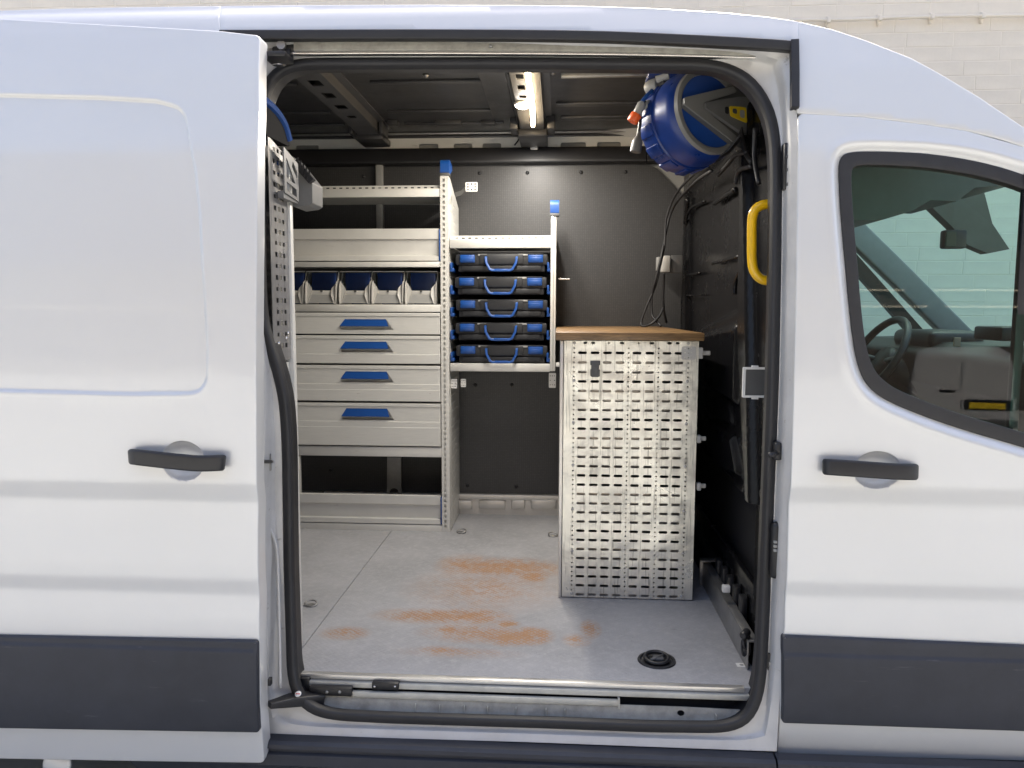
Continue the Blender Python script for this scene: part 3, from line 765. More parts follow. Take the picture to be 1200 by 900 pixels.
P('track_carriage', join(pbox(352, 795, 362, 815, .075, .13, .003), pbox(362, 806, 412, 816, .060, .08, .003)), 'black', smooth=R(40))
for a in (383, 398): P('bolt', lathe([(0, 0), (.005, 0), (.004, .003), (0, .003)], 10, axisM(at(a, 811, .059), (0, -1, 0))), 'steel')
# ------------------------------------------------------------------ load floor
sx = -.78
def board(x0, x1, y0, y1): return box(x0, x1, y0, y1, FZ-.018, FZ, .0015, 1)
hole = atZ(769.5, 774, FZ)
for x0, x1 in ((xl, sx-.0012), (sx+.0012, xr)):
    P('floor_board', board(x0, x1, FY0, 1.86), 'floor', smooth=False)
# round lashing recess with its ring
o = P('lashing_cup', lathe([(.0, .0006), (.046, .0006), (.049, .004), (.055, .004), (.057, .0)], 40, axisM(hole, (0, 0, 1))), 'black', smooth=R(40))
P('lashing_ring', tube([(hole.x+.034*math.cos(a), hole.y+.034*math.sin(a), FZ+.009+.003*math.sin(a)) for a in np.linspace(0, 2*math.pi, 26, endpoint=False)], .006, 8, closed=True), 'black', o)
P('ring_hinge', join(box(hole.x-.012, hole.x+.02, hole.y-.014, hole.y+.014, FZ+.002, FZ+.013, .004), tube([(hole.x-.02, hole.y-.02, FZ+.01), (hole.x+.02, hole.y+.01, FZ+.012)], .005, 8)), 'dgrey', o)
for px, py, a in ((365, 709, .3), (541, 624, -.4), (648, 628, .4)):
    p = atZ(px, py, FZ); rr = .016
    o = P('tie_down', lathe([(0, .002), (.012, .002), (.014, 0)], 16, axisM(p, (0, 0, 1))), 'steel', smooth=R(40))
    P('tie_ring', tube([(p.x+1.3*rr*math.cos(t+a), p.y+rr*math.sin(t+a)-.004, p.z+.008+.006*math.sin(t)) for t in np.linspace(0, 2*math.pi, 16, endpoint=False)], .0032, 6, closed=True), 'steel', o)
p = atZ(871, 779.5, FZ)
o = P('paper_sticker', box(p.x-.020, p.x+.022, p.y-.012, p.y+.012, FZ, FZ+.0008), 'white', smooth=False)
P('sticker_mark', join(lathe([(.004, 0), (.006, 0), (.006, .0004), (.004, .0004)], 14, axisM((p.x-.005, p.y, FZ+.0009), (0, 0, 1))), box(p.x+.006, p.x+.018, p.y-.003, p.y+.003, FZ+.0008, FZ+.0013)), 'mgrey', o)
# seat rail at the bulkhead foot
RX = .553
P('floor_rail', join(box(RX, RX+.004, .20, .90, FZ+.002, FZ+.088, .001), box(RX, RX+.03, .20, .90, FZ+.084, FZ+.089, .001), box(RX-.012, RX+.03, .885, .90, FZ+.0, FZ+.10, .002), box(RX-.012, RX+.055, .86, .90, FZ+.10, FZ+.104, .001)), 'steel', smooth=R(40))
P('rail_clip', pbox(847, 687, 856, 695, .48, .50, .003), 'white', smooth=R(40))
kx = at(876, 740, .23)
o = P('rail_knob', lathe([(0, 0), (.010, 0), (.012, .006), (.012, .035), (.008, .04), (0, .04)], 16, axisM(kx, (-.5, -.8, 0))), 'black', smooth=R(40))
for r_, dz, dx in ((.020, -.02, -.002), (.024, -.03, .004), (.016, -.045, -.006)):
    P('cord_loop', tube([(kx.x+dx-.006+.3*r_*math.sin(t), kx.y-.01+.5*r_*math.cos(t), kx.z+dz+1.3*r_*math.cos(t)) for t in np.linspace(0, 2*math.pi, 18, endpoint=False)], .0038, 6, closed=True), 'black', o)
# ------------------------------------------------------------------ rear lining wall
WY = 1.85
c0 = at(757, 190, WY)
zt = at(600, 192, WY).z; zb0 = at(600, 579, WY).z; xR = .62
outl = rpoly([(-1.95, zb0), (xR, zb0), (xR, at(790, 235, WY).z), (at(768, 199, WY).x, zt-.02), (at(740, 192, WY).x, zt), (-1.95, zt)], [0, 0, .03, .06, .04, 0], 8)
lin = P('lining_board', plate(outl, [], fXZ(WY), .006), 'lining', smooth=False)
def rivet(px, py, r=.009): P('rivet', lathe([(0, .006), (r*.5, .0055), (r, .002), (r, 0)], 16, axisM(at(px, py, WY), (0, -1, 0))), 'black', lin)
for q in ((426, 207), (562, 203), (618, 202.5), (681, 202), (733, 201.5), (557, 451), (600, 451), (548, 569), (605, 570), (387, 551)): rivet(*q)
# upper duct, cream cant rail with arches, outer wall
zd0, zd1 = at(550, 191, WY-.05).z, at(550, 172.5, WY-.05).z
xd1 = at(757, 185, WY-.05).x
du = rpoly([(WY-.055, zd0), (WY, zd0-.004), (WY, zd1+.006), (WY-.04, zd1)], [.012, .001, .001, .014], 4)
fixn(P('cable_duct', prism_x(du, -1.95, xd1), 'black', smooth=R(30)))
fixn(P('duct_end', prism_x([(a*1.0+.004, b) for a, b in du], xd1+.004, xR), 'black', smooth=R(30)))
zc1 = at(550, 161, WY-.02).z; CZ0_ = 2.452
arch = []
for px0, px1 in ((345, 372), (490, 513), (531, 553), (565, 587), (657, 687), (700, 728)):
    X0, X1 = at(px0, 168, WY-.03).x, at(px1, 168, WY-.03).x; arch.append(rpoly([(X0, zd1-.02), (X1, zd1-.02), (X1, zd1+.026), (X0, zd1+.026)], .010, 4))
cr_ = P('cant_rail', plate([(-1.95, zd1-.03), (xR, zd1-.03), (xR, zc1), (-1.95, zc1)], arch, fXZ(WY-.012), .008), 'rack', smooth=False)
P('upper_side_rail', box(-1.95, xR+.05, WY-.022, WY-.0, zc1, zc1+.014, .004), 'ceil', smooth=R(40))
P('roof_edge_rail', box(-1.95, xR+.05, WY-.05, WY-.03, CZ0_-.010, CZ0_-.001, .003), 'steel', smooth=R(40))
P('wall_base', box(-1.95, xR, WY+.02, WY+.06, FZ-.02, 2.46), 'mgrey', smooth=False)
# bottom ledge with pressed boxes
P('floor_ledge', join(box(-1.2, xR, WY-.030, WY-.002, at(600, 584.5, WY).z, at(600, 578.5, WY).z, .004),
   box(-1.2, xR, WY-.018, WY-.001, FZ, at(600, 584, WY).z)), 'alu', smooth=R(40))
for a, b in ((530, 553), (561, 592), (599, 615), (622, 652), (660, 690)):
    P('ledge_box', pbox(a, 586.5, b, 597, WY-.034, WY-.016, .006), 'alu', smooth=R(40))
# ------------------------------------------------------------------ roof inside
CZ0 = 2.452
V = []; F = []; ys = list(np.linspace(.3, .6, 5))+[.9, 1.2, 1.5]+[1.65, 1.72, 1.78, 1.86]; xs = np.linspace(-1.95, .62, 4)
for y in ys:
    for x in xs: V.append((x, y, CZ0-(max(0, .6-y)/.4)**2*.09))
P('roof_lining', (V, [(i*4+j, (i+1)*4+j, (i+1)*4+j+1, i*4+j+1) for i in range(len(ys)-1) for j in range(3)]), 'ceil')
def cbox(px0, py0, px1, py1, z0=CZ0-.006, z1=CZ0+.002, bev=.002):
    A, B = atZ(px0, py1, z0), atZ(px1, py0, z0)
    return box(A.x, B.x, min(A.y, B.y), max(A.y, B.y), z0, z1, bev)
def rib(y, x0, x1, wd=.012, h=.010): return box(x0, x1, y-wd, y+wd, CZ0-h, CZ0+.002, .004)
for y, x0, x1 in ((.98, -.72, -.30), (.98, -1.6, -1.0), (1.40, -.75, -.27), (1.40, -1.7, -1.0), (1.62, -.72, -.26), (1.62, -1.7, -1.0)):
    P('roof_swage', rib(y, x0, x1), 'ceil', smooth=R(40))
P('roof_swage', rib(.90, .0, .52, .010, .022), 'steel', smooth=R(40))
P('roof_swage', rib(1.32, -.02, .52, .022), 'ceil', smooth=R(40))
P('roof_swage', rib(1.55, .0, .55, .03), 'ceil', smooth=R(40))
for px0, px1 in ((457, 465), (512, 540), (565, 580)): P('roof_clip', cbox(px0, 145, px1, 149, CZ0-.018), 'ceil', smooth=R(40))
for px, py in ((499, 88), (648, 85)): P('roof_screw', lathe([(0, 0), (.012, 0), (.009, .006), (0, .010)], 12, axisM(atZ(px, py, CZ0-.004), (0, 0, -1))), 'steel')
# roof bow 1 with oblong openings
def bow(xc, wd, slots, hs=.022, name='roof_bow', zz=CZ0-.045):
    x0, x1 = xc-wd/2, xc+wd/2; y0, y1 = .58, 1.72
    holes = [rpoly([(xc+sx_-sw, sy-sl), (xc+sx_+sw, sy-sl), (xc+sx_+sw, sy+sl), (xc+sx_-sw, sy+sl)], .006, 3) for sx_, sy, sw, sl in slots]
    f = lambda u, v, d: (u, v, zz-.02*max(0, (v-1.35)/.37)**2+d)
    face = plate([(x0, y0), (x1, y0)]+[(x1, y) for y in np.linspace(1.3, y1, 6)]+[(x0, y) for y in np.linspace(y1, 1.3, 6)], holes, f, .003)
    sd1 = box(x0-.003, x0, y0, y1, zz, CZ0); sd2 = box(x1, x1+.003, y0, y1, zz, CZ0)
    fl = join(box(x0-.035, x0-.003, y0, y1, CZ0-.005, CZ0+.001), box(x1+.003, x1+.035, y0, y1, CZ0-.005, CZ0+.001))
    o = P(name, join(face, sd1, sd2, fl), 'bow', smooth=False)
    P('bow_slot_shade', box(x0+.004, x1-.004, y0, y1-.1, CZ0-.012, CZ0-.006), 'dark', o, smooth=False)  # dark sheet added so the bow slots look shaded inside
    return o
M['bow'] = mat('bow_primer', (.10, .10, .104), .4, .25, var=.12, vscale=8)
b1 = bow(-.885, .10, [(0, .84, .022, .035), (0, 1.0, .022, .035), (0, 1.165, .022, .03), (0, 1.32, .018, .02)])
P('bow_foot', join(box(-.95, -.82, 1.60, 1.78, CZ0-.075, CZ0-.045, .006), box(-.965, -.945, 1.55, 1.66, CZ0-.06, CZ0, .004), box(-.825, -.805, 1.55, 1.66, CZ0-.06, CZ0, .004)), 'ceil', b1, smooth=R(40))
P('foot_cap', box(-.905, -.865, 1.785, 1.80, CZ0-.07, CZ0-.05, .004), 'steel', b1)
b2 = bow(-.125, .10, [(-.02, .80, .014, .03), (-.02, .93, .014, .03), (-.02, 1.05, .014, .02)])
P('bow_foot', join(box(-.19, -.06, 1.55, 1.79, CZ0-.08, CZ0-.048, .006), box(-.225, -.19, 1.50, 1.62, CZ0-.06, CZ0, .004), box(-.06, -.025, 1.50, 1.62, CZ0-.06, CZ0, .004)), 'ceil', b2, smooth=R(40))
P('foot_cap', box(-.145, -.105, 1.79, 1.805, CZ0-.09, CZ0-.06, .006), 'steel', b2)
P('roof_bow', join(box(-.30, -.20, .58, 1.5, CZ0-.012, CZ0, .005)), 'ceil', smooth=R(40))
P('wiring', tube([atZ(595, 84, CZ0-.02), atZ(600, 105, CZ0-.02), atZ(606, 140, CZ0-.03), at(609, 160, 1.75), at(603, 170, 1.76)], .004, 6, smooth=5), 'black')
# ------------------------------------------------------------------ bulkhead
BX = .60
def b2d(pts): return [(p.y, p.z) for p in (atX(a, b, BX) for a, b in pts)]
feat = [ # outline px, depth (positive = recessed), edge width
    (rpoly(b2d([(803, 225), (872, 150), (873, 360), (803, 395)]), .03), .022, .02),
    (rpoly(b2d([(800, 400), (868, 378), (866, 476), (852, 466), (821, 449)]), .03), -.018, .016),
    (rpoly(b2d([(823, 456), (858, 474), (862, 500), (832, 488)]), .02), -.012, .012),
    (rpoly(b2d([(833, 494), (862, 510), (872, 560), (842, 546)]), .02), -.020, .014),
    (rpoly(b2d([(838, 552), (876, 570), (884, 628), (838, 578)]), .015), -.014, .010),
    (rpoly(b2d([(876, 120), (881, 120), (892, 660), (886, 660), (873, 400)]), .008), -.030, .02),
]
gy = np.arange(.16, 1.86, .009); gz = np.arange(1.02, 2.45, .009)
yy, zz = np.meshgrid(gy, gz); pts = np.stack([yy.ravel(), zz.ravel()], 1)
h = np.zeros(len(pts))
for poly, dp, ew in feat: h += dp*(1-sstep(sdf(pts, np.array(poly)), -ew, ew*.3))
V = [(BX+hh, p[0], p[1]) for p, hh in zip(pts, h)]
lowb = b2d([(821, 560), (836, 577), (887, 637), (900, 655)])
keepz = lambda y: np.interp(y, [q[0] for q in lowb[::-1]], [q[1] for q in lowb[::-1]])
nx = len(gy); F = []
for i in range(len(gz)-1):
    for j in range(nx-1):
        if pts[i*nx+j][1] > keepz(gy[j])-.013 and pts[i*nx+j][1] < 2.34+.3*(gy[j]-.15): F.append((i*nx+j, (i+1)*nx+j, (i+1)*nx+j+1, i*nx+j+1))
bh = P('bulkhead', (V, F), 'glossblk')
P('bulkhead_back', box(BX+.05, BX+.06, .25, 1.9, .5, 2.30), 'dark', smooth=False)
P('bulkhead_foot', join(box(BX-.005, BX+.04, .16, .33, .58, 1.1, .01), box(BX+.005, BX+.03, .33, 1.85, .58, .75, .01)), 'glossblk', smooth=R(40))
for k in range(5): P('foot_slat', box(BX-.02, BX, .40+.09*k, .44+.09*k, FZ+.02, FZ+.14, .004), 'black', smooth=R(40))
# raised mouldings on the bulkhead
for path, r_ in (([(838, 238), (852, 228), (862, 222)], .010), ([(803, 262), (806, 232)], .010), ([(826, 236), (806, 250), (803, 300), (803, 318)], .006), ([(835, 309), (868, 300)], .006),
                 ([(806, 322), (820, 320)], .006), ([(871, 215), (871, 300), (862, 330), (861, 345)], .008), ([(803, 346), (822, 346)], .004), ([(795, 322), (799, 345), (799, 380)], .006)):
    P('bulkhead_rib', tube([atX(a, b, BX+.004) for a, b in path], r_, 8, smooth=5), 'glossblk', bh)
# dark cables bundle at the top right
for q in ([(842, 205), (855, 190), (862, 182), (875, 178)], [(868, 150), (872, 175), (880, 190)], [(885, 150), (884, 185), (889, 215)], [(862, 215), (866, 200), (880, 195)]):
    P('harness', tube([atX(a, b, BX-.035) for a, b in q], .007, 8, smooth=5), 'black')
# yellow grab handle
gh = [(903, 239), (893, 240.5), (885, 246), (881.5, 257), (881, 283), (881.5, 308), (885, 320), (893, 327.5), (903, 329)]
P('grab_handle', tube([at(a, b, .215) for a, b in gh], .0132, 16, smooth=6), 'yellow')
# white framed dark plate near the pillar
fr = [(u, v) for u, v in [(at(870.5, 448, .24).x, at(884, 466, .24).z), (at(899, 448, .24).x, at(884, 466, .24).z), (at(899, 448, .24).x, at(884, 430.5, .24).z), (at(870.5, 448, .24).x, at(884, 430.5, .24).z)]]
inn = [(at(873.5, 448, .24).x, at(884, 463.5, .24).z), (at(899, 448, .24).x-.006, at(884, 463.5, .24).z), (at(899, 448, .24).x-.006, at(884, 433, .24).z), (at(873.5, 448, .24).x, at(884, 433, .24).z)]
cp = thing('catch_plate', 'small square dark plate in a white frame beside the door pillar', 'plate', at(884, 448, .24))
mk('plate_frame', plate(rpoly(fr, .003), [rpoly(inn, .003)], fXZ(.24), .008), M['white'], cp)
mk('plate_face', pbox(874, 433, 897, 463.5, .2435, .25), M['dgrey'], cp)
mk('frame_tab', join(pbox(881, 428.5, 889, 431, .241, .247, .001), pbox(881, 465.5, 889, 468, .241, .247, .001)), M['white'], cp)
# ------------------------------------------------------------------ cab
hp = [(.64, .14), (at(1225, 186, .55).x, .14)] and [(960, 180), (1225, 186), (1168, 222), (1122, 226), (1102, 241), (1072, 240), (1052, 252), (1022, 261), (960, 264)]
hpw = [(at(a, b, .55).x, at(a, b, .55).z) for a, b in hp]; nh = len(hpw)
fixn(P('cab_header', ([(x, .45, z) for x, z in hpw]+[(x, .75, z) for x, z in hpw], [tuple(range(nh)), tuple(range(nh, 2*nh))]+[(i, (i+1) % nh, (i+1) % nh+nh, i+nh) for i in range(nh)]), 'dgrey', smooth=R(30)))
A0, A1 = at(985, 255, 1.93), at(1128, 397, 1.93)
P('far_pillar_trim', sweep([A0, (A0+A1)/2+Vector((0, 0, .004)), A1], rpoly([(-.045, -.055), (.02, -.055), (.02, .055), (-.045, .055)], .01, 3)), 'mgrey', smooth=R(40))
B0, B1 = at(985, 290, 1.95), at(1075, 392, 1.95)
P('far_door_frame', sweep([B0, B1], [(-.02, -.03), (.02, -.03), (.02, .03), (-.02, .03)]), 'black', smooth=False)
P('far_door_panel', box(.66, 2.5, 1.94, 1.99, .5, at(1030, 402, 1.94).z, .01), 'black', smooth=R(40))
P('cab_floor', box(.66, 2.5, .1, 1.95, .56, .60), 'dark', smooth=False)
dp = rpoly([(2.6, 1.44), (1.75, 1.475), (1.55, 1.47), (1.47, 1.43), (1.50, 1.30), (1.62, 1.15), (1.72, .7), (2.6, .7)], [0, .05, .03, .03, .03, .05, 0, 0], 4)
def prism_y(profile, y0, y1):
    n = len(profile); V = [(x, y0, z) for x, z in profile]+[(x, y1, z) for x, z in profile]
    return V, [(i, (i+1) % n, (i+1) % n+n, i+n) for i in range(n)]+[tuple(range(n)), tuple(range(n, 2*n))[::-1]]
da = fixn(P('dashboard', prism_y(dp, .2, 1.92), 'black', smooth=R(35)))
P('instrument_hood', box(1.50, 1.72, 1.22, 1.58, 1.44, 1.515, .03, 4), 'black', da)
P('phone_tag', pbox(1118.5, 395.5, 1126, 406, 1.05, 1.06, .001), mat('tan_card', (.55, .36, .25), .6), da, smooth=False)
P('dash_box', pbox(1174, 383, 1230, 400, .72, .9, .01), 'black', da, smooth=R(40))
for k in range(0): P('vent_slat', box(1.452, 1.50, .62, .86, 1.30+.02*k, 1.31+.02*k, .002), 'dgrey', da, smooth=R(40))
sw = at(1026, 418, 1.42); sd_ = Vector((-.86, -.05, .5)).normalized(); Ms = axisM(sw, sd_)
rim_ = [Ms @ Vector((.185*math.cos(t), .185*math.sin(t), 0)) for t in np.linspace(0, 2*math.pi, 40, endpoint=False)]
st_ = P('steering_wheel', tube(rim_, .016, 10, closed=True), 'black')
P('wheel_hub', lathe([(0, -.02), (.06, -.02), (.07, -.03), (.07, -.07), (0, -.07)], 24, Ms), 'black', st_)
P('wheel_spoke', join(*[tube([Ms @ Vector((.05*math.cos(t), .05*math.sin(t), -.03)), Ms @ Vector((.18*math.cos(t), .18*math.sin(t), 0))], .014, 8) for t in (0, math.pi, -math.pi/2)]), 'dgrey', st_)
P('steering_column', tube([Ms @ Vector((0, 0, -.05)), Ms @ Vector((0, 0, -.4))], .05, 12), 'black', st_)
# sun visor arm with mirror
mr_ = P('mirror_mount', tube([at(1085, 235, .95), at(1120, 255, .98), at(1150, 280, 1.0)], .028, 8, smooth=4), 'black')
vis = [at(1085, 236, .9), at(1120, 228, .9), at(1152, 220, .9), at(1163, 262, .92), at(1183, 292, .93), at(1158, 297, .93), at(1134, 287, .92), at(1116, 266, .91)]
V = [tuple(p) for p in vis]+[(p.x, p.y+.05, p.z) for p in vis]; n = len(vis)
fixn(P('mirror_cover', (V, [tuple(range(n)), tuple(range(n, 2*n))[::-1]]+[(i, (i+1) % n, (i+1) % n+n, i+n) for i in range(n)]), 'dgrey', mr_, smooth=False))
P('rear_mirror', pbox(1107, 269, 1134, 291, .86, .90, .008), 'black', mr_, smooth=R(40))
P('mirror_glass', pbox(1109, 271, 1121, 289, .857, .861, .002), mat('mirror_glass', (.04, .06, .055), .15, 0), mr_, smooth=False)
# ------------------------------------------------------------------ lamps inside
ld = thing('strip_light', 'thin warm glowing strip light running along the roof bow', 'light', atZ(621, 113, CZ0-.06))
sp = [atZ(618, 78, CZ0-.0535), atZ(620, 100, CZ0-.0535), atZ(623.5, 120, CZ0-.0535), atZ(624.5, 147, CZ0-.060)]
mk('light_tube', tube(sp, .0075, 10, smooth=5), emit('warm_strip', (1, .76, .46), 30), ld, True)
mk('light_base', sweep(catmull([p+Vector((0, 0, .0065)) for p in sp], 5), [(-.010, -.002), (.010, -.002), (.010, .002), (-.010, .002)]), M['white'], ld)
rl = thing('round_lamp', 'small round white lamp shining beside the strip light', 'light', atZ(612.5, 123, CZ0-.05))
c = atZ(612.5, 123, CZ0-.052)
mk('lamp_lens', lathe([(0, .014), (.018, .012), (.028, .005), (.030, 0)], 24, axisM(c, (0, 0, -1))), emit('white_lens', (1, .93, .82), 20), rl, True)
mk('lamp_housing', lathe([(.030, .002), (.034, .002), (.036, -.006), (0, -.006)], 24, axisM(c, (0, 0, -1))), M['lgrey'], rl, R(40))
al = bpy.data.lights.new('strip_lamp', 'AREA'); al.shape = 'RECTANGLE'; al.size = .05; al.size_y = 1.1; al.energy = 7; al.color = (1, .96, .90)
ao = bpy.data.objects.new('strip_lamp', al); COL.objects.link(ao); ao.location = (-.12, 1.05, CZ0-.085); 
# ------------------------------------------------------------------ shelf rack (left)
RY = 1.51
def PX(px, py=400, Y=RY): return at(px, py, Y).x
def PZ_(py, px=430, Y=RY): return at(px, py, Y).z
rack = thing('shelf_rack', 'tall grey metal shelving rack with drawers against the far van wall', 'rack', (PX(430), RY+.15, FZ))
def K(name, data, m, parent=rack, smooth=R(40), **k): return mk(name, data, M[m] if isinstance(m, str) else m, parent, smooth, **k)
XL, XR = PX(334), PX(517)
def post(name, x0, x1, z0, z1, parent, slots=True, y0=RY, y1=RY+.03, m='rack'):
    out = [(x0, z0), (x1, z0), (x1, z1), (x0, z1)]; hs = []
    if slots:
        xm = x0+(x1-x0)*.42; w_ = (x1-x0)*.14
        for z in np.arange(z0+.02, z1-.02, .0245): hs.append([(xm-w_, z), (xm+w_, z), (xm+w_, z+.014), (xm-w_, z+.014)])
    d = join(plate(out, hs, fXZ(y0), .002), box(x0, x0+.002, y0+.002, y1, z0, z1), box(x1-.002, x1, y0+.002, y1, z0, z1), box(x0+.003, x1-.003, y0+.012, y0+.014, z0, z1))
    return K(name, d, m, parent, None)
px0, px1 = PX(516.8), PX(526.3)
post('upright_post', px0, px1, FZ, PZ_(206, 521), rack)
post('upright_post', XL-.035, XL, FZ, PZ_(206, 521), rack)
def cap(x0, x1, zb, zt, parent, y0=RY, y1=RY+.10):
    pr = rpoly([(y0-.003, zb), (y0-.003, zt), (y0+.02, zt+.012), (y1, zt-.004), (y1, zt-.022), (y0+.035, zb)], [.003, .02, .01, .006, .004, .01], 4)
    o = fixn(K('post_cap', prism_x(pr, x0, x1), 'blue', parent, R(35)))
    K('cap_base', box(x0-.001, x1+.001, y0-.004, y0+.036, zb-.012, zb, .002), 'dgrey', o)
cap(px0+.001, px1+.004, PZ_(202.5, 521), PZ_(189.5, 521), rack)
cap(XL-.035, XL, PZ_(202.5, 521), PZ_(189.5, 521), rack)
# perforated side panel of the right post (in the YZ plane)
fYZ = lambda X: (lambda u, v, d: (X-d, u, v))
def side_panel(X, y0, y1, z0, z1, parent, pitch=.04, name='side_panel', m='rack', hole=(.005, .005), rows_=None):
    hs = []
    for z in np.arange(z0+.03, z1-.02, pitch):
        for y in np.arange(y0+.03, y1-.02, pitch*1.0):
            hs.append([(y-hole[0], z-hole[1]), (y+hole[0], z-hole[1]), (y+hole[0], z+hole[1]), (y-hole[0], z+hole[1])])
    return K(name, plate([(y0, z0), (y1, z0), (y1, z1), (y0, z1)], hs, fYZ(X), .0015), m, parent, None)
SX = px1+.002
sp1 = [(RY+.03, PZ_(207)), (RY+.34, PZ_(238))]
hs = []
zt0 = PZ_(207); zl = FZ+.005
for z in np.arange(zl+.04, zt0-.10, .037):
    for y in np.arange(RY+.06, RY+.32, .042): hs.append([(y-.006, z-.004), (y+.006, z-.004), (y+.006, z+.004), (y-.006, z+.004)])
K('side_panel', plate([(RY+.03, zl), (RY+.335, zl), (RY+.335, zt0-.10), (RY+.03, zt0)], hs, fYZ(SX), .0015), 'rack', rack, None)
# shelves
def shelf(py0, py1, x0, x1, parent, lip=True, depth=.33, lipy=None):
    z0, z1 = PZ_(py1), PZ_(py0)
    d = [box(x0, x1, RY+.004, RY+.022, z0, z1, .003), box(x0, x1, RY+.02, RY+depth, z0+.012, z0+.015)]
    o = K('shelf', join(*d), 'rack', parent)
    if lipy:
        zz = PZ_(lipy); hs = []
        for x in np.arange(x0+.03, x1-.02, .03): hs.append([(x-.007, z1+.003), (x+.007, z1+.003), (x+.007, z1+.009), (x-.007, z1+.009)])
        K('shelf_lip', plate([(x0, z1-.004), (x1, z1-.004), (x1, zz), (x0, zz)], hs, fXZ(RY+.022), .002), 'rack', o, None)
    return o
shelf(221, 231, XL, px0, rack, lipy=216.8)
shelf(306.5, 313, XL, px0, rack)
# back rail post between (behind)
K('back_rail', box(PX(442, 300, WY-.02), PX(450, 300, WY-.02), WY-.03, WY-.003, PZ_(272, 446, WY), PZ_(194, 446, WY), .003), 'mgrey', rack)
def pan(py, name='tray'):
    """tray front: folded band, recess, bright lip; py = the four pixel rows"""
    z = [PZ_(q) for q in py]
    pr = [(RY+.010, z[0]), (RY+.006, z[0]-.002), (RY+.006, z[1]), (RY+.016, z[1]-.003), (RY+.020, z[2]), (RY+.004, z[2]-.003), (RY+.002, z[3]), (RY+.06, z[3]), (RY+.06, z[3]+.004), (RY+.024, z[3]+.004), (RY+.024, z[0])]
    o = fixn(K(name, prism_x(pr, XL, px0-.008), 'rack', rack, R(20)))
    K('tray_floor', box(XL, px0-.008, RY+.06, RY+.30, z[3], z[3]+.003), 'rack', o)
    K('end_cap', box(px0-.007, px0-.001, RY-.001, RY+.30, z[3], z[0]-.004, .002), 'blue', o)
    return o
pan((267.8, 280, 299, 305.5))
pan((580, 590.5, 607, 613))
K('plinth', box(XL, px0, RY+.003, RY+.02, PZ_(625.5), PZ_(614), .003), 'rack')
K('bin_rail', box(XL, px0, RY+.002, RY+.30, PZ_(365.5), PZ_(356.8), .004), 'rack')
K('cross_bar', box(XL, px0, RY+.004, RY+.30, PZ_(535), PZ_(523.5), .003), 'rack')
K('rack_back', box(XL, px0, RY+.315, RY+.32, PZ_(536), PZ_(314)), 'dark', rack, None)
K('inner_post', box(PX(345.5, 560), PX(351, 560), RY+.004, RY+.03, PZ_(580), PZ_(536), .002), 'rack')
fb = [(PX(453, 560, WY-.05), PZ_(580, 460, WY-.05)), (PX(470, 560, WY-.05), PZ_(580, 460, WY-.05)), (PX(470, 560, WY-.05), PZ_(536, 460, WY-.05)), (PX(454, 560, WY-.05), PZ_(536, 460, WY-.05))]
xm = (fb[0][0]+fb[1][0])/2; zm = fb[0][1]
K('wall_bracket', plate(fb, [[(xm+.022*math.cos(t), zm+.018+.017*math.sin(t)) for t in np.linspace(0, 2*math.pi, 16, endpoint=False)]], fXZ(WY-.05), .02), 'steel', rack, None)
# drawers
for py0, py1, h0, h1 in ((366.3, 391.6, 374, 382), (393, 426.3, 400.3, 408.3), (428, 470.3, 435.3, 443.6), (472, 522.3, 478.6, 487.6)):
    x0, x1 = XL+.002, px0-.004; z0, z1 = PZ_(py1)+.001, PZ_(py0)-.001
    hx0, hx1, hx2, hx3 = PX(399, 400), PX(404.5, 400), PX(452.5, 400), PX(461, 400)
    za, zb_ = PZ_(h0), PZ_(h1+4.5)
    hole = [(hx0, zb_), (hx3, zb_), (hx2, za), (hx1, za)]
    zl = z1-.045*1.0 if (py1-py0) < 30 else z1-.086
    d = [plate(rpoly([(x0, z0), (x1, z0), (x1, z1), (x0, z1)], .002, 2), [hole], fXZ(RY), .0025), box(x0+.004, x1-.004, RY+.024, RY+.30, z0+.004, z1-.006)]
    d.append(box(x0, x1, RY-.0035, RY+.0005, z1-.016, z1-.001, .0012, 1))
    if py1-py0 > 30: d += [box(x0, x1, RY-.003, RY+.0005, z0+.001, zl, .0012, 1)]
    if py1-py0 > 40: d += [box(x0, x1, RY-.0045, RY-.002, z0+.001, zl-.026, .0012, 1)]
    dr = K('drawer', join(*d), 'rackd', rack, None)
    zc = PZ_(h1)
    V = [(hx0+.001, RY-.012, zc), (hx2+.013, RY-.012, zc), (hx2, RY+.001, za), (hx1, RY+.001, za), (hx0+.001, RY-.009, zc-.002), (hx2+.013, RY-.009, zc-.002), (hx2, RY+.012, za-.004), (hx1, RY+.012, za-.004)]
    K('drawer_handle', (V, [(0, 1, 2, 3), (7, 6, 5, 4), (0, 4, 5, 1), (1, 5, 6, 2), (2, 6, 7, 3), (3, 7, 4, 0)]), 'blue', dr, None)
# small mounting plates
def perf_plate(px0, py0, px1, py1, Y, m='white'):
    x0, x1, z0, z1 = PX(px0, py0, Y), PX(px1, py0, Y), PZ_(py1, px0, Y), PZ_(py0, px0, Y); hs = []
    for i in range(3):
        for j in range(3):
            if (i, j) == (1, 1): continue
            cx, cz = x0+(x1-x0)*(.2+.3*i), z0+(z1-z0)*(.2+.3*j); r_ = (x1-x0)*.08
            hs.append([(cx+r_*math.cos(t), cz+r_*math.sin(t)) for t in np.linspace(0, 2*math.pi, 8, endpoint=False)])
    return plate(rpoly([(x0, z0), (x1, z0), (x1, z1), (x0, z1)], .004, 3), hs, fXZ(Y), .002)
o = K('mount_clip', perf_plate(545.5, 213.5, 559.5, 224.5, RY+.02), 'white', rack, None)
K('clip_arm', sweep([at(546, 221, RY+.024), at(541, 226, RY+.05), at(534, 228, RY+.09)], [(-.003, -.010), (.003, -.010), (.003, .010), (-.003, .010)]), 'dgrey', o)
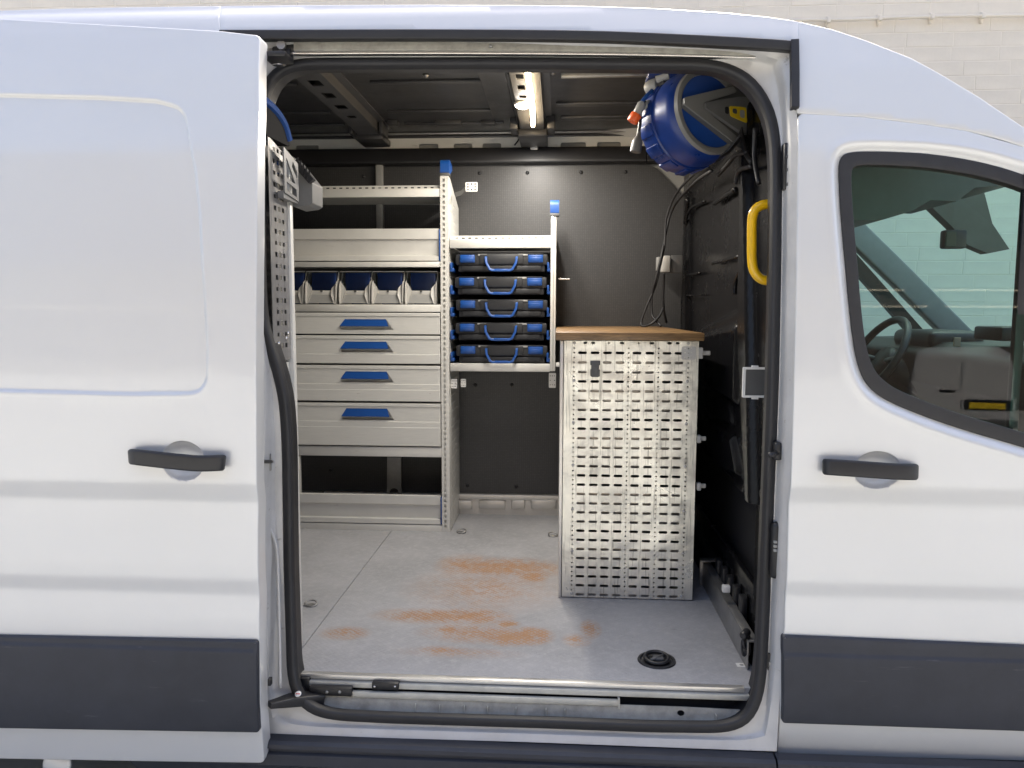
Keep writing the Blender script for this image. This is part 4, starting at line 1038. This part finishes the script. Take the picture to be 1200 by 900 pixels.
for q in ((528.5, 444, 535.5, 455), (540, 444, 546, 453.5)): K('mount_clip', perf_plate(*q, RY+.03), 'white', rack, None)
# ------------------------------------------------------------------ case rack
cr = thing('case_rack', 'small open grey rack holding five black tool cases', 'rack', (PX(586), RY+.15, PZ_(434, 586)))
qx0, qx1 = PX(645, 350), PX(650.6, 350)
d = join(box(qx0, qx0+.014, RY-.002, RY+.03, PZ_(435, 648), PZ_(252, 648), .002), box(qx0+.014, qx1+.003, RY+.004, RY+.03, PZ_(435, 648), PZ_(252, 648), .002), box(qx1+.001, qx1+.003, RY+.03, RY+.33, PZ_(435, 648), PZ_(270, 648)))
K('upright_post', d, 'rack', cr)
cap(qx0-.004, qx1+.014, PZ_(250, 650), PZ_(237, 650), cr)
shelf(280.5, 291, px1+.004, qx0, cr, lipy=276)
shelf(425, 434.3, px1+.004, qx0, cr)
K('rack_back', box(px1+.006, qx1, RY+.328, RY+.333, PZ_(434), PZ_(291)), 'dark', cr, None)
K('mount_clip', perf_plate(643.2, 437, 651.5, 454.5, RY+.004), 'steel', cr, None)
K('mount_screw', lathe([(0, 0), (.005, 0), (.005, .05), (0, .05)], 10, axisM(at(655, 327, RY+.1), (1, 0, 0))), 'chrome', cr)
K('mount_clip', pbox(651, 425, 656, 430, RY+.02, RY+.05, .003), 'white', cr)
PCH = [(298, 319), (325, 345.7), (351.3, 372), (378, 399), (404.5, 425)]
for a, b in PCH:
    for x0, x1 in ((px1+.004, px1+.022), (qx0-.016, qx0-.001)):
        zc = PZ_(b-4, 586); K('slide_rail', join(box(x0, x1, RY+.01, RY+.30, zc-.012, zc+.004, .003), box(x0, x0+.010, RY+.008, RY+.30, zc+.0, zc+.03, .003)), 'blue', cr)
# ------------------------------------------------------------------ tool cases
CW = PX(641, 360)-PX(533, 360); CH = PZ_(298)-PZ_(319)
def make_case():
    w, h = CW, CH; x0 = -w/2
    t = thing('tool_case', '', 'tool case', (0, 0, 0), 'black tool cases with blue latches in the small rack')
    def B(name, data, m, par=None, sm=R(40)): return mk(name, data, M[m], par or t, sm)
    B('case_base', join(box(x0+.012, w/2-.012, .012, .33, 0, h*.42, .006), box(x0+.03, w/2-.03, .004, .02, h*.06, h*.34, .004)), 'case')
    lid = B('case_lid', join(box(x0, w/2, .002, .33, h*.36, h*.98, .008), box(x0+.11, w/2-.11, -.003, .02, h*.42, h*.97, .004), box(x0+.02, w/2-.02, .0, .30, h*.955, h*1.0, .005)), 'case')
    for s in (-1, 1):
        xc = s*(w/2-.055)
        la = B('latch', join(box(xc-.034, xc+.034, -.008, .006, h*.50, h*.93, .004), box(xc-.028, xc+.028, -.010, .0, h*.56, h*.80, .003)), 'blue')
        cx = -.086 if s < 0 else .097
        B('label_clip', box(cx-.022, cx+.022, -.002, .02, h*.87, h*.97, .002), 'mgrey', lid)
    hw = .070; zt = h*.74
    path = [(-hw, -.002, zt+.004), (-hw, -.016, zt), (-hw+.002, -.020, zt-.02), (-hw+.018, -.022, h*.12), (-hw+.030, -.022, h*.06), (0, -.022, h*.05), (hw-.030, -.022, h*.06), (hw-.018, -.022, h*.12), (hw-.002, -.020, zt-.02), (hw, -.016, zt), (hw, -.002, zt+.004)]
    hd = B('carry_handle', join(sweep(path, rpoly([(-.0055, -.005), (.0055, -.005), (.0055, .005), (-.0055, .005)], .002, 2)), box(-.032, .032, -.028, -.014, h*.02, h*.14, .004)), 'blue')
    return t
tc0 = make_case()
lab = ['topmost of the five black tool cases in the small rack', 'black tool case second from the top in the small rack', 'middle black tool case of the five in the small rack',
       'black tool case second from the bottom in the small rack', 'bottom black tool case resting nearest the lower rack shelf']
for i, (a, b) in enumerate(PCH):
    o = tc0 if i == 0 else copy_tree(tc0)
    o.location = (PX(587, (a+b)/2)+(.0015, -.0025, .002, -.001, .003)[i], RY+(.012, .008, .015, .010, .006)[i], PZ_(b)+.003); o.rotation_euler.z = (.004, -.009, .007, -.003, .010)[i]; o['label'] = lab[i]
# ------------------------------------------------------------------ storage bins
BW = PX(393.5, 336)-PX(357, 336); BH = PZ_(317)-PZ_(356)
def make_bin():
    w, h = BW, BH; x0 = -w/2; D = .20
    t = thing('storage_bin', '', 'storage bin', (0, 0, 0), 'grey and blue storage bins in a row on the shelf rack')
    def B(name, data, m, par=None, sm=R(40)): return mk(name, data, M[m], par or t, sm)
    side = rpoly([(0, 0), (-.004, h*.10), (.004, h*.52), (.016, h*.66), (.040, h*.72), (.055, h*.98), (D, h*.98), (D, 0)], [.003, .01, .02, .015, .01, .004, .003, .003], 3)
    for s in (-1, 1):
        xa_, xb2 = (x0, x0+.004) if s < 0 else (-x0-.004, -x0)
        fixn(B('bin_side', prism_x(side, xa_, xb2), 'lgrey', None, R(30)))
        # flared cheek that curves in toward the middle
        xs_ = s*(w/2)
        ck = [(xs_, .0, 0), (xs_-s*.012, -.001, 0), (xs_-s*.026, .004, h*.26), (xs_-s*.030, .012, h*.36), (xs_-s*.024, .016, h*.48), (xs_-s*.008, .026, h*.62), (xs_, .03, h*.65)]
        V = ck+[(x, y+.006, z) for x, y, z in ck]; n = len(ck)
        fixn(B('bin_cheek', (V, [tuple(range(n)), tuple(range(n, 2*n))[::-1]]+[(i, (i+1) % n, (i+1) % n+n, i+n) for i in range(n)]), 'lgrey', None, None))
    fr_ = [(-w/2+.006, .004, .002), (w/2-.006, .004, .002), (w/2-.024, .016, h*.27), (-w/2+.024, .016, h*.27)]
    V = fr_+[(x, y+.004, z) for x, y, z in fr_]
    fixn(B('bin_front', (V, [(0, 1, 2, 3), (7, 6, 5, 4)]+[(i, (i+1) % 4, (i+1) % 4+4, i+4) for i in range(4)]), 'mgrey', None, None))
    B('label_ledge', box(-w/2+.018, w/2-.018, .018, .030, h*.24, h*.40, .003), 'lgrey')
    B('label_dot', box(-.005, .005, .014, .019, h*.35, h*.41, .001), 'dgrey')
    B('inner_bin', join(box(-w/2+.016, w/2-.012, .05, D, h*.12, h*.95, .004), box(-w/2+.004, w/2-.004, D-.01, D, .002, h*.96)), 'dblue')
    B('clear_front', sweep([(-w/2+.006, .032, h*.67), (-w/2+.014, .032, h*.67), (w/2-.014, .032, h*.67), (w/2-.006, .032, h*.67)], [(-.001, -h*.29), (.001, -h*.29), (.001, h*.29), (-.001, h*.29)]), 'clear', None, None)
    B('top_rim', box(-w/2, w/2, .026, .034, h*.965, h*.99, .001), 'lgrey')
    return t
bn0 = make_bin()
lab = ['partly hidden storage bin leftmost in the row of bins', 'second storage bin from the left, left of the middle bin', 'middle storage bin in the row of five grey and blue bins',
       'fourth storage bin from the left, right of the middle bin', 'rightmost storage bin beside the slotted upright post']
for i, px in enumerate((336.5, 375.2, 414.5, 453.3, 492.2)):
    o = bn0 if i == 0 else copy_tree(bn0)
    o.location = (PX(px, 336), RY+(.006, .003, .009, .005, .010)[i], PZ_(356.3)+.0015); o.rotation_euler.z = (0, .012, -.010, .006, -.014)[i]; o['label'] = lab[i]
# ------------------------------------------------------------------ near rack, left of the door
NX = -.79
def nyz(pts): return [(p.y, p.z) for p in (atX(a, b, NX) for a, b in pts)]
nr = thing('end_rack', 'perforated metal end panel of a rack just behind the open sliding door', 'rack', (NX, .25, FZ))
y0n, y1n = .115, atX(341, 400, NX).y
zt_ = atX(330, 168, NX).z; zbot = nyz([(314, 413), (341, 405)])
hs = []
zr = np.arange(atX(330, 405, NX).z, zt_-.02, .032)
for i, z in enumerate(zr):
    for j in range(6):
        y = y0n+.040+.030*j
        if y > y1n-.012: continue
        big = i % 2 == 0
        r_ = (.0085, .0065) if big else (.0075, .0055)
        hs.append([(y-r_[0], z-r_[1]), (y+r_[0], z-r_[1]), (y+r_[0], z+r_[1]), (y-r_[0], z+r_[1])])
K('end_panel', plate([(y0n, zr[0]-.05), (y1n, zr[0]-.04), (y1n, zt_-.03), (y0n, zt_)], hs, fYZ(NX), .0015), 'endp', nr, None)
K('panel_back', box(NX-.05, NX-.045, y0n, y1n, zr[0]-.04, zt_-.03), 'dgrey', nr, None)
K('corner_post', box(NX-.02, NX+.008, y1n-.002, y1n+.022, FZ, zt_-.03, .003), 'rack', nr)
K('lower_panel', box(NX-.02, NX-.005, .20, y1n-.004, FZ, zr[0]-.052), 'rack', nr, None)
for px, py in ((327, 402), (336, 396), (338, 390)): K('bolt', lathe([(0, .004), (.004, .003), (.006, 0)], 10, axisM(atX(px, py, NX+.001), (1, 0, 0))), 'chrome', nr)
cp_ = nyz([(300, 112), (314, 122), (324, 133), (333, 147), (338, 166), (338, 172), (314, 160), (300, 152)])
K('end_cap', plate(rpoly(cp_, .008, 3), [], fYZ(NX+.004), .03), 'matt', nr, None)
K('cap_edge', tube([atX(a, b, NX) + Vector((0.004, 0, 0)) for a, b in [(302, 113), (314, 122.5), (324, 133.5), (332, 147), (337, 164)]], .011, 8, smooth=4), 'blue', nr)
# grey holder hooked to it
gh_ = thing('grey_holder', 'grey plastic tool holder hooked on the perforated end panel', 'holder', atX(325, 225, NX))
hz0, hz1 = atX(325, 226, NX).z, atX(325, 180, NX).z
ya_, yb2 = .165, .43
fp = [(ya_, hz0), (yb2-.15, hz0-.01), (yb2-.15, hz1-.01), (ya_, hz1+.015)]
def onq(u, v): return (fp[0][0]*(1-u)*(1-v)+fp[1][0]*u*(1-v)+fp[2][0]*u*v+fp[3][0]*(1-u)*v, fp[0][1]*(1-u)*(1-v)+fp[1][1]*u*(1-v)+fp[2][1]*u*v+fp[3][1]*(1-u)*v)
cut = [rpoly([onq(.15, .08), onq(.85, .08), onq(.85, .28), onq(.15, .28)], .005, 3), rpoly([onq(.15, .38), onq(.80, .38), onq(.15, .85)], .005, 3), rpoly([onq(.55, .75), onq(.9, .55), onq(.9, .75), onq(.6, .92)], .004, 3)]
K('side_plate', plate(fp, cut, fYZ(NX+.025), .004), 'rackk', gh_, None)
K('holder_body', join(box(NX-.0+.004, NX+.021, ya_, yb2-.15, hz0-.015, hz0+.004)), 'rackk', gh_, None)
G0, G1 = at(342, 205, .40), at(366, 243, .40)
tpx = [(331, 176), (343, 185), (366, 214), (366, 238), (361, 241), (346, 243), (331, 234)]
K('holder_tray', plate(rpoly([(at(a, b, .33).x, at(a, b, .33).z) for a, b in tpx], .006, 3), [], fXZ(.33), .10), 'rackk', gh_, None)
s0, s1 = at(346, 190, .325), at(366, 213, .325)
K('slot_strip', join(sweep([s0, s1], [(-.012, -.010), (.012, -.010), (.012, .010), (-.012, .010)]), *[tube([s0.lerp(s1, .15+.17*k)+Vector((0, -.013, -.008)), s0.lerp(s1, .15+.17*k)+Vector((.006, -.016, .02))], .0028, 6) for k in range(5)]), 'black', gh_)
# ------------------------------------------------------------------ workbench cabinet
QY = .725
def QX(px, py=550): return at(px, py, QY).x
def QZ(py, px=735): return at(px, py, QY).z
bench = thing('workbench', 'narrow workbench cabinet with perforated aluminium door and wooden top', 'workbench', (QX(735), 1.2, FZ))
bx0, bx1 = QX(660), QX(815.2); bz0, bz1 = FZ+.004, QZ(399)
hs = []; pitch = (QZ(413.7)-QZ(697.8))/26.0
rw = [QZ(413.7)-pitch*i for i in range(27)]
W_ = bx1-bx0
def U(cx): return bx0+W_*(cx/6+640-658.5)/(816.7-658.5)        # from the zoomed photograph's columns
cols = [241, 330, 418, 507, 627, 717, 838, 923]
sl = .0145
def slot(cx, z, hl=.0150, hh=.0047): return rpoly([(cx-hl, z-hh), (cx+hl, z-hh), (cx+hl, z+hh), (cx-hl, z+hh)], .0045, 3)
for i, z in enumerate(rw):
    for c in cols: hs.append(slot(U(c), z))
for cx in (181, 568, 780, 989):
    for k in range(-1, 53):
        z = rw[0]-pitch/2*k
        hs.append([(U(cx)+.0032*math.cos(t), z+.0032*math.sin(t)) for t in np.linspace(0, 2*math.pi, 8, endpoint=False)])
for c, hl in ((261, .007), (315, .007), (427, .003), (520, .008), (637, .003), (730, .008), (855, .008), (912, .007)): hs.append(slot(U(c), QZ(402), hl, .004))
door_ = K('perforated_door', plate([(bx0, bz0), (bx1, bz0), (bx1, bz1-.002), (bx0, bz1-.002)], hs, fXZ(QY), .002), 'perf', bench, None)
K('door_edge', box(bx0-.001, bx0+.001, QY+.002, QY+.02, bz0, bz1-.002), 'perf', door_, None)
K('corner_post', box(QX(655.3), bx0-.003, QY+.0, QY+.03, FZ, bz1-.002, .002), 'alu', bench)
K('side_panel', box(QX(655.3), QX(655.3)+.002, QY+.03, 1.84, FZ, bz1-.002), 'alu', bench, None)
K('side_panel', box(bx1-.001, bx1+.001, QY+.012, 1.84, FZ+.003, bz1-.002), 'alu', bench, None)
K('back_panel', box(bx0, bx1, 1.835, 1.84, FZ, bz1-.002), 'alu', bench, None)
for a, b in ((1, 2), (4, 6), (9, 12), (15, 18), (21, 22), (26, 26)):
    K('inner_drawer', box(bx0+.012, bx1-.012, QY+.022, QY+.55, rw[b]-pitch*.46, rw[a]+pitch*.46, .002), 'alu', bench)
K('inner_shelf', box(bx0+.004, bx1-.004, QY+.56, 1.8, bz0+.3, bz0+.303), 'dgrey', bench, None)
tp = K('worktop', box(QX(649.5), QX(820), QY-.022, WY-.004, bz1+.0005, bz1+.028, .003), 'wood', bench)
# latch, hinges, rivets
lx0, lx1 = QX(690), QX(701.5)
K('door_latch', join(box(lx0+.004, lx1-.004, QY-.012, QY, QZ(442), QZ(423), .003), box(lx0, lx1, QY-.010, QY-.002, QZ(428), QZ(423), .002), box(lx0+.001, lx0+.010, QY-.016, QY, QZ(441), QZ(433), .002), box(lx1-.010, lx1-.001, QY-.016, QY, QZ(441), QZ(433), .002)), 'dgrey', door_)
hx0, hx1 = QX(798.5, 414), QX(815.5, 414); hzz0, hzz1 = QZ(421.5, 806), QZ(406, 806)
K('hinge_plate', plate(rpoly([(hx0, hzz0), (hx1, hzz0), (hx1, hzz1), (hx0, hzz1)], .008, 4), [[(hx0+.012+.011*i+.0025*math.cos(t), hzz0+.008+.016*j+.0025*math.sin(t)) for t in np.linspace(0, 2*math.pi, 8, endpoint=False)] for i in range(3) for j in range(3)], fXZ(QY-.003), .002), 'lgrey', door_, None)
for py in (414, 515, 571):
    s = 1 if py < 500 else .7
    xa2, zc = QX(817, py), QZ(py, 819)
    K('hinge_bracket', join(box(xa2, xa2+.022*s, QY+.004, QY+.03, zc-.020*s, zc+.020*s, .004), box(xa2+.014, xa2+.05*s, QY+.02, QY+.028, zc-.008, zc+.008, .003)), 'lgrey', bench)
for cx in (181, 985):
    for py in (402, 446.5, 496, 546, 598, 647, 697): K('rivet', lathe([(0, .003), (.0035, .0025), (.0058, 0)], 10, axisM((U(cx), QY-.0005, QZ(py)), (0, -1, 0))), 'lgrey', door_)
# ------------------------------------------------------------------ cable reel
rc = at(831, 131, .52); ax = Vector((.50, -.84, .14)).normalized(); RM = axisM(rc, ax)
reel = thing('cable_reel', 'round blue cable reel with a grey ring hanging high on the dark bulkhead', 'cable reel', (rc.x, rc.y+.1, rc.z-.16))
RR = .150; RL = .175
def Q(name, data, m, par=reel, sm=R(40)): return mk(name, xform(data, RM), M[m], par, sm)
prof = [(0, -RL), (RR*.80, -RL), (RR*.97, -RL+.012), (RR*1.0, -RL+.03), (RR*1.0, -RL*.55), (RR*.97, -RL*.53), (RR*.97, -RL*.47), (RR*1.0, -RL*.45), (RR*.985, -.03), (RR*.95, -.012), (RR*.88, -.002), (0, .0)]
Q('drum', lathe(prof, 56), 'reelblue')
for k in range(14):
    a = 2*math.pi*k/14
    d = box(-.020, .020, RR*.955, RR*1.028, -RL+.014, -RL*.58, .007); Q('drum_rib', xform(d, Matrix.Rotation(a, 4, 'Z')), 'reelblue')
M['reelgrey'] = mat('reel_grey_plastic', (.21, .21, .205), .38, .1, var=.06, vscale=10)
Q('front_ring', lathe([(RR*.76, -.004), (RR*.76, .006), (RR*.80, .010), (RR*.88, .009), (RR*.90, -.004)], 56), 'reelgrey')
Q('front_cover', lathe([(RR*.77, .0015), (RR*.4, .006), (0, .008)], 56), 'dblue')
# find 2D face coordinates so that the bracket opens to the right
ux, uy = RM.to_3x3().col[0], RM.to_3x3().col[1]
rdir = (rt - ax*rt.dot(ax)).normalized(); udir = ax.cross(rdir)
if udir.dot(up) < 0: udir = -udir
def face(a, b, h): p = Vector((rc))+rdir*a+udir*b+ax*h; return p
def vplate(pts, h0, h1, name, m, par=reel):
    A = [face(a, b, h0) for a, b in pts]; B = [face(a, b, h1) for a, b in pts]; n = len(pts)
    V = [tuple(p) for p in A+B]
    return fixn(mk(name, (V, [tuple(range(n)), tuple(range(n, 2*n))[::-1]]+[(i, (i+1) % n, (i+1) % n+n, i+n) for i in range(n)]), M[m], par, None))
q = RR
def taper(pts, name, m, h0, h1, par=reel):
    return vplate(rpoly(pts, .006, 3), h0, h1, name, m, par)
br = taper([(-.80*q, -.07*q), (-.80*q, .07*q), (.55*q, .62*q), (.98*q, .72*q), (1.02*q, -.80*q), (.55*q, -.66*q)], 'bracket', 'dgrey', .006, .022)
taper([(-.80*q, -.07*q), (-.80*q, .07*q), (.50*q, .58*q), (.62*q, .48*q), (-.30*q, .06*q), (-.30*q, -.06*q), (.62*q, -.50*q), (.50*q, -.62*q)], 'bracket_rim', 'reelgrey', .020, .027, br)
taper([(-.28*q, -.06*q), (-.28*q, .06*q), (.62*q, .36*q), (1.0*q, .42*q), (1.0*q, -.46*q), (.62*q, -.38*q)], 'bracket_cover', 'rackk', .020, .034, br)
yl = taper([(.36*q, -.11*q), (.34*q, .10*q), (.80*q, .16*q), (.82*q, -.18*q)], 'yellow_label', 'ylabel', .034, .0355, br)
taper([(.42*q, -.03*q), (.42*q, .06*q), (.54*q, .08*q), (.54*q, -.04*q)], 'label_print', 'dgrey', .0355, .036, yl)
taper([(.62*q, -.08*q), (.62*q, .07*q), (.75*q, .09*q), (.75*q, -.09*q)], 'label_emblem', 'mgrey', .0355, .036, yl)
taper([(.22*q, -.07*q), (.22*q, .06*q), (.32*q, .08*q), (.32*q, -.09*q)], 'label_mark', 'case', .034, .0352, br)
for k in range(3): taper([(.88*q+.04*k*q, -.30*q), (.88*q+.04*k*q, .28*q), (.90*q+.04*k*q, .28*q), (.90*q+.04*k*q, -.30*q)], 'cover_slot', 'black', .034, .0355, br)
# cable guide on the upper left of the drum
def gp3(px, py, Y): return at(px, py, Y)
g0 = gp3(776, 96, .60)
Q2 = lambda name, data, m, par=reel, sm=R(40): mk(name, data, M[m], par, sm)
gd = Q2('cable_guide', join(pbox(760, 82, 794, 87, .56, .66, .004), sweep([at(760, 88, .60), at(766, 85, .60), at(780, 83, .60)], [(-.02, -.006), (.02, -.006), (.02, .006), (-.02, .006)]), pbox(785, 84, 794, 106, .55, .66, .004)), 'reelblue')
Q2('guide_roller', lathe([(0, -.02), (.020, -.02), (.024, -.012), (.024, .012), (.020, .02), (0, .02)], 18, axisM(at(765, 102, .59), (.7, -.6, .1))), 'mgrey', gd)
Q2('guide_roller', lathe([(0, -.02), (.012, -.02), (.012, .02), (0, .02)], 14, axisM(at(776, 91, .57), (1, -.2, .3))), 'lgrey', gd)
Q2('guide_roller', lathe([(0, -.014), (.015, -.014), (.015, .014), (0, .014)], 14, axisM(at(776, 100, .58), (.7, -.6, .1))), 'dgrey', gd)
# hanging plugs
cw = Q2('reel_cord', tube([at(764, 106, .57), at(758, 112, .55), at(752, 120, .54), at(749, 128, .54)], .006, 8, smooth=5), 'blue')
pl = Q2('plug_coupler', lathe([(.006, .0), (.013, .008), (.014, .045), (.010, .05), (0, .05)], 16, axisM(at(753, 119, .54), at(745, 137, .54)-at(753, 119, .54))), 'mgrey')
d_ = at(741, 142, .53)-at(747, 132, .53)
Q2('plug_cap', lathe([(.0, 0), (.017, 0), (.018, .004), (.018, .024), (.015, .028), (.008, .028), (.006, .024), (0, .024)], 18, axisM(at(746, 134, .53), d_)), 'orange', pl)
Q2('reel_cord', tube([at(756, 118, .55), at(751, 130, .55), at(750, 145, .55), at(748, 158, .55)], .0055, 8, smooth=5), 'black')
p2 = Q2('plug_socket', lathe([(.007, 0), (.008, .012), (.015, .024), (.017, .030), (.018, .062), (.014, .064), (0, .060)], 18, axisM(at(749, 155, .55), at(744, 181, .55)-at(749, 155, .55))), 'dgrey')
Q2('plug_disc', lathe([(0, -.01), (.016, -.01), (.018, 0), (.016, .01), (0, .01)], 16, axisM(at(759, 124, .56), (.6, -.7, .2))), 'mgrey')
Q2('reel_strap', sweep([at(838, 188, .55), at(855, 176, .52), at(868, 160, .50)], [(-.010, -.003), (.010, -.003), (.010, .003), (-.010, .003)]), 'black')
# ------------------------------------------------------------------ hanging cable and its box
jb = thing('junction_box', 'small pale grey junction box in the dark far corner above the wooden top', 'junction box', at(780, 310, 1.70))
mk('box_body', pbox(774, 299.5, 785.5, 319, 1.70, 1.74, .006), M['lgrey'], jb, R(40))
mk('box_base', pbox(769.5, 301, 774.5, 317, 1.715, 1.75, .004), M['mgrey'], jb, R(40))
mk('mount_plate', pbox(786, 299, 800, 320, 1.735, 1.75, .004), M['dgrey'], jb, R(40))
def cable(pts, label, r_=.0056):
    o = mk('power_cable', tube(pts, r_, 8, smooth=6), M['rubber'], None, True, loc=pts[len(pts)//2]); o['label'] = label; o['category'] = 'cable'; return o
cy = 1.66
cable([at(830, 196, .80), at(812, 205, 1.2), at(792, 228, 1.58), at(781, 255, cy), at(779, 285, cy), at(774, 310, cy), at(768, 335, cy), at(759, 356, cy), at(751.5, 377, cy), at(754, 382.3, cy-.02), at(764, 379, cy-.05), at(773, 370, cy-.03), at(777, 361, cy)], 'black cable looping lowest, its bight lying on the wooden top')
cable([at(834, 200, .82), at(816, 212, 1.2), at(797, 232, 1.58), at(786, 250, cy+.02), at(780, 275, cy+.02), at(775, 300, cy-.02), at(769, 325, cy-.02), at(764, 345, cy), at(764, 368, cy), at(769, 376, cy-.03), at(774.5, 382, cy-.06)], 'black cable ending on the wooden top right of the looped one')
cable([at(778, 320, 1.69), at(777.5, 335, 1.70), at(777, 350, 1.70), at(778, 364, 1.71), at(781, 378, 1.74)], 'short straight black cable hanging from under the junction box', .006)
# ------------------------------------------------------------------ painted block wall behind the van
BY = 3.35; bw, bh_ = .30, .092; jt = .004
wall = thing('block_wall', 'cream painted block wall standing behind the van', 'wall', (2, BY, 0))
mk('wall_core', box(-14, 16, BY+.0025, BY+.3, 0, 6.2), M['wallp'], wall)
def brick_data(): return box(-bw/2+jt/2, bw/2-jt/2, -.0, .05, -bh_/2+jt/2, bh_/2-jt/2, .0025, 1)
brick_me = []
for k in range(4):
    b0 = mk('brick', brick_data(), M['wallp'], None); me = b0.data; bpy.data.objects.remove(b0); brick_me.append(me)
winpx = np.array([(998, 191), (1100, 195), (1210, 208), (1210, 400), (1012, 400)])
roofp = np.array([(-5, 15), (258, 10), (680, 10), (850, 18), (934, 28), (1067, 71), (1147, 117), (1205, 156)])
vis_, rest = [], []
for r_ in range(int(6.2/bh_)):
    z = (r_+.5)*bh_; sh = .5*bw*(r_ % 2)+.07*(r_ % 3)
    for c in range(-45, 53):
        x = c*bw+sh; ok = False
        if -14+bw < x < 16-bw:
            for dx in (-.5, 0, .5):
                for dz in (-.5, .5):
                    u, v = proj((x+dx*bw, BY, z+dz*bh_))
                    if 0 < u < 1200 and 0 < v < 900:
                        if v < np.interp(u, roofp[:, 0], roofp[:, 1]): ok = True
                        elif u > 1000 and inside(np.array([(u, v)]), winpx)[0]: ok = True
            (vis_ if ok else rest).append((x, z))
for x, z in vis_[:300]:
    o = bpy.data.objects.new('brick', random.choice(brick_me)); COL.objects.link(o); o.parent = wall
    o.location = Vector((x, BY+random.uniform(.0, .0014), z))-wall.location
    o.rotation_euler = (random.uniform(-.006, .006), random.uniform(-.004, .004), random.uniform(-.006, .006))
bv, bf = box(-bw/2+jt/2, bw/2-jt/2, 0, .05, -bh_/2+jt/2, bh_/2-jt/2); V = []; F = []
for x, z in rest+vis_[300:]:
    n = len(V); V += [(a+x, b+BY, c+z) for a, b, c in bv]; F += [[i+n for i in f] for f in bf if f != (3, 0, 4, 7) or True]
mk('brick_field', (V, F), M['wallp'], wall, kind='stuff')
print('visible bricks', len(vis_), 'rest', len(rest))
cz = at(1070, 20, BY-.03)
pipe = thing('conduit_pipe', 'cream painted conduit pipe clipped along the wall above the van', 'pipe', (cz.x, BY-.03, cz.z))
pp = [at(a, b, BY-.03) for a, b in [(880, 25.5), (941, 23.5), (1000, 23), (1040, 21), (1090, 19.5), (1150, 18.5), (1200, 18), (1300, 16)]]
mk('pipe_tube', tube(pp, .011, 10, smooth=4), M['wallp'], pipe, True)
for a, b in ((970.5, 24), (1031, 21.5), (1092, 19.5), (1152, 18.5), (1212, 18)):
    p = at(a, b, BY-.03); mk('pipe_clip', join(box(p.x-.012, p.x+.012, BY-.046, BY, p.z-.017, p.z+.017, .004), box(p.x-.008, p.x+.008, BY-.02, BY, p.z-.04, p.z+.03, .003)), M['wallp'], pipe, R(40))
# ------------------------------------------------------------------ what stands behind the photographer (seen mirrored in the side window)
hall = thing('brick_hall', 'long dark brick hall across the yard, seen only as a reflection', 'building', (6, -24, 0))
mk('hall_wall', box(-22, 34, -26, -24, 0, 13), mat('dark_brick', (.075, .062, .05), .8, 0, var=.25, vscale=3), hall)
rl_m = mat('pale_rail', (.75, .68, .52), .5)
for z, segs in ((3.94, ((-20, 11.4), (12.3, 32))), (3.40, ((10.0, 12.14), (12.7, 32)))):
    for x0, x1 in segs: mk('eave_rail', box(x0, x1, -24.08, -23.9, z-.035, z+.035), rl_m, hall)
vx, vy = 7.95, -13.5
wv = thing('white_van', 'small white van parked behind the photographer, mirrored faintly in the side window', 'van', (vx, vy, 0))
def vprof(y, k=1.0): return [(vx-.92*k, y, .30), (vx+.92*k, y, .30), (vx+.93*k, y, .9), (vx+.88*k, y, 1.35), (vx+.80*k, y, 1.72), (vx+.62*k, y, 1.82), (vx-.62*k, y, 1.82), (vx-.80*k, y, 1.72), (vx-.88*k, y, 1.35), (vx-.93*k, y, .9)]
V = []; F = []
for y, k in ((vy, .97), (vy-.12, 1), (vy-3.2, 1), (vy-4.3, .92)): V += vprof(y, k)
for i in range(3):
    for k in range(10): F.append((i*10+k, i*10+(k+1) % 10, i*10+10+(k+1) % 10, i*10+10+k))
F += [tuple(range(10))[::-1], tuple(range(30, 40))]
fixn(mk('van_body', (V, F), mat('white_van_paint', (.50, .50, .50), .3, 0, coat=.6), wv, R(30)))
for s in (-1, 1):
    pts = [(vx+s*.01, .42), (vx+s*.86, .42), (vx+s*.86, .95), (vx+s*.80, 1.4), (vx+s*.70, 1.70), (vx+s*.01, 1.72)]
    mk('rear_door', plate(rpoly(pts, .03, 3), [], lambda u, v, d: (u, vy+.03-d, v), .03), bpy.data.materials['white_van_paint'], wv)
    mk('tail_lamp', box(vx+s*.88, vx+s*.94, vy-.05, vy+.03, .85, 1.25, .02), M['dgrey'], wv)
mk('plate_recess', box(vx+.06, vx+.86, vy+.028, vy+.05, .60, .80, .02), M['black'], wv)
npl = mk('number_plate', box(vx+.14, vx+.74, vy+.05, vy+.06, .62, .74, .005), M['ylabel'], wv)
mk('door_slot', box(vx-.38, vx-.10, vy+.028, vy+.045, .93, .98, .01), M['black'], wv)
mk('rear_bumper', box(vx-.94, vx+.94, vy-.1, vy+.09, .28, .42, .03), M['dgrey'], wv)
for s in (-1, 1):
    for yy_ in (vy-.7, vy-3.4): mk('wheel', lathe([(0, -.1), (.2, -.1), (.31, -.09), (.33, -.05), (.33, .05), (.31, .09), (.2, .1), (0, .1)], 28, axisM((vx+s*.80, yy_, .33), (1, 0, 0))), M['rubber'], wv, R(40))
wv.rotation_euler.z = R(27)
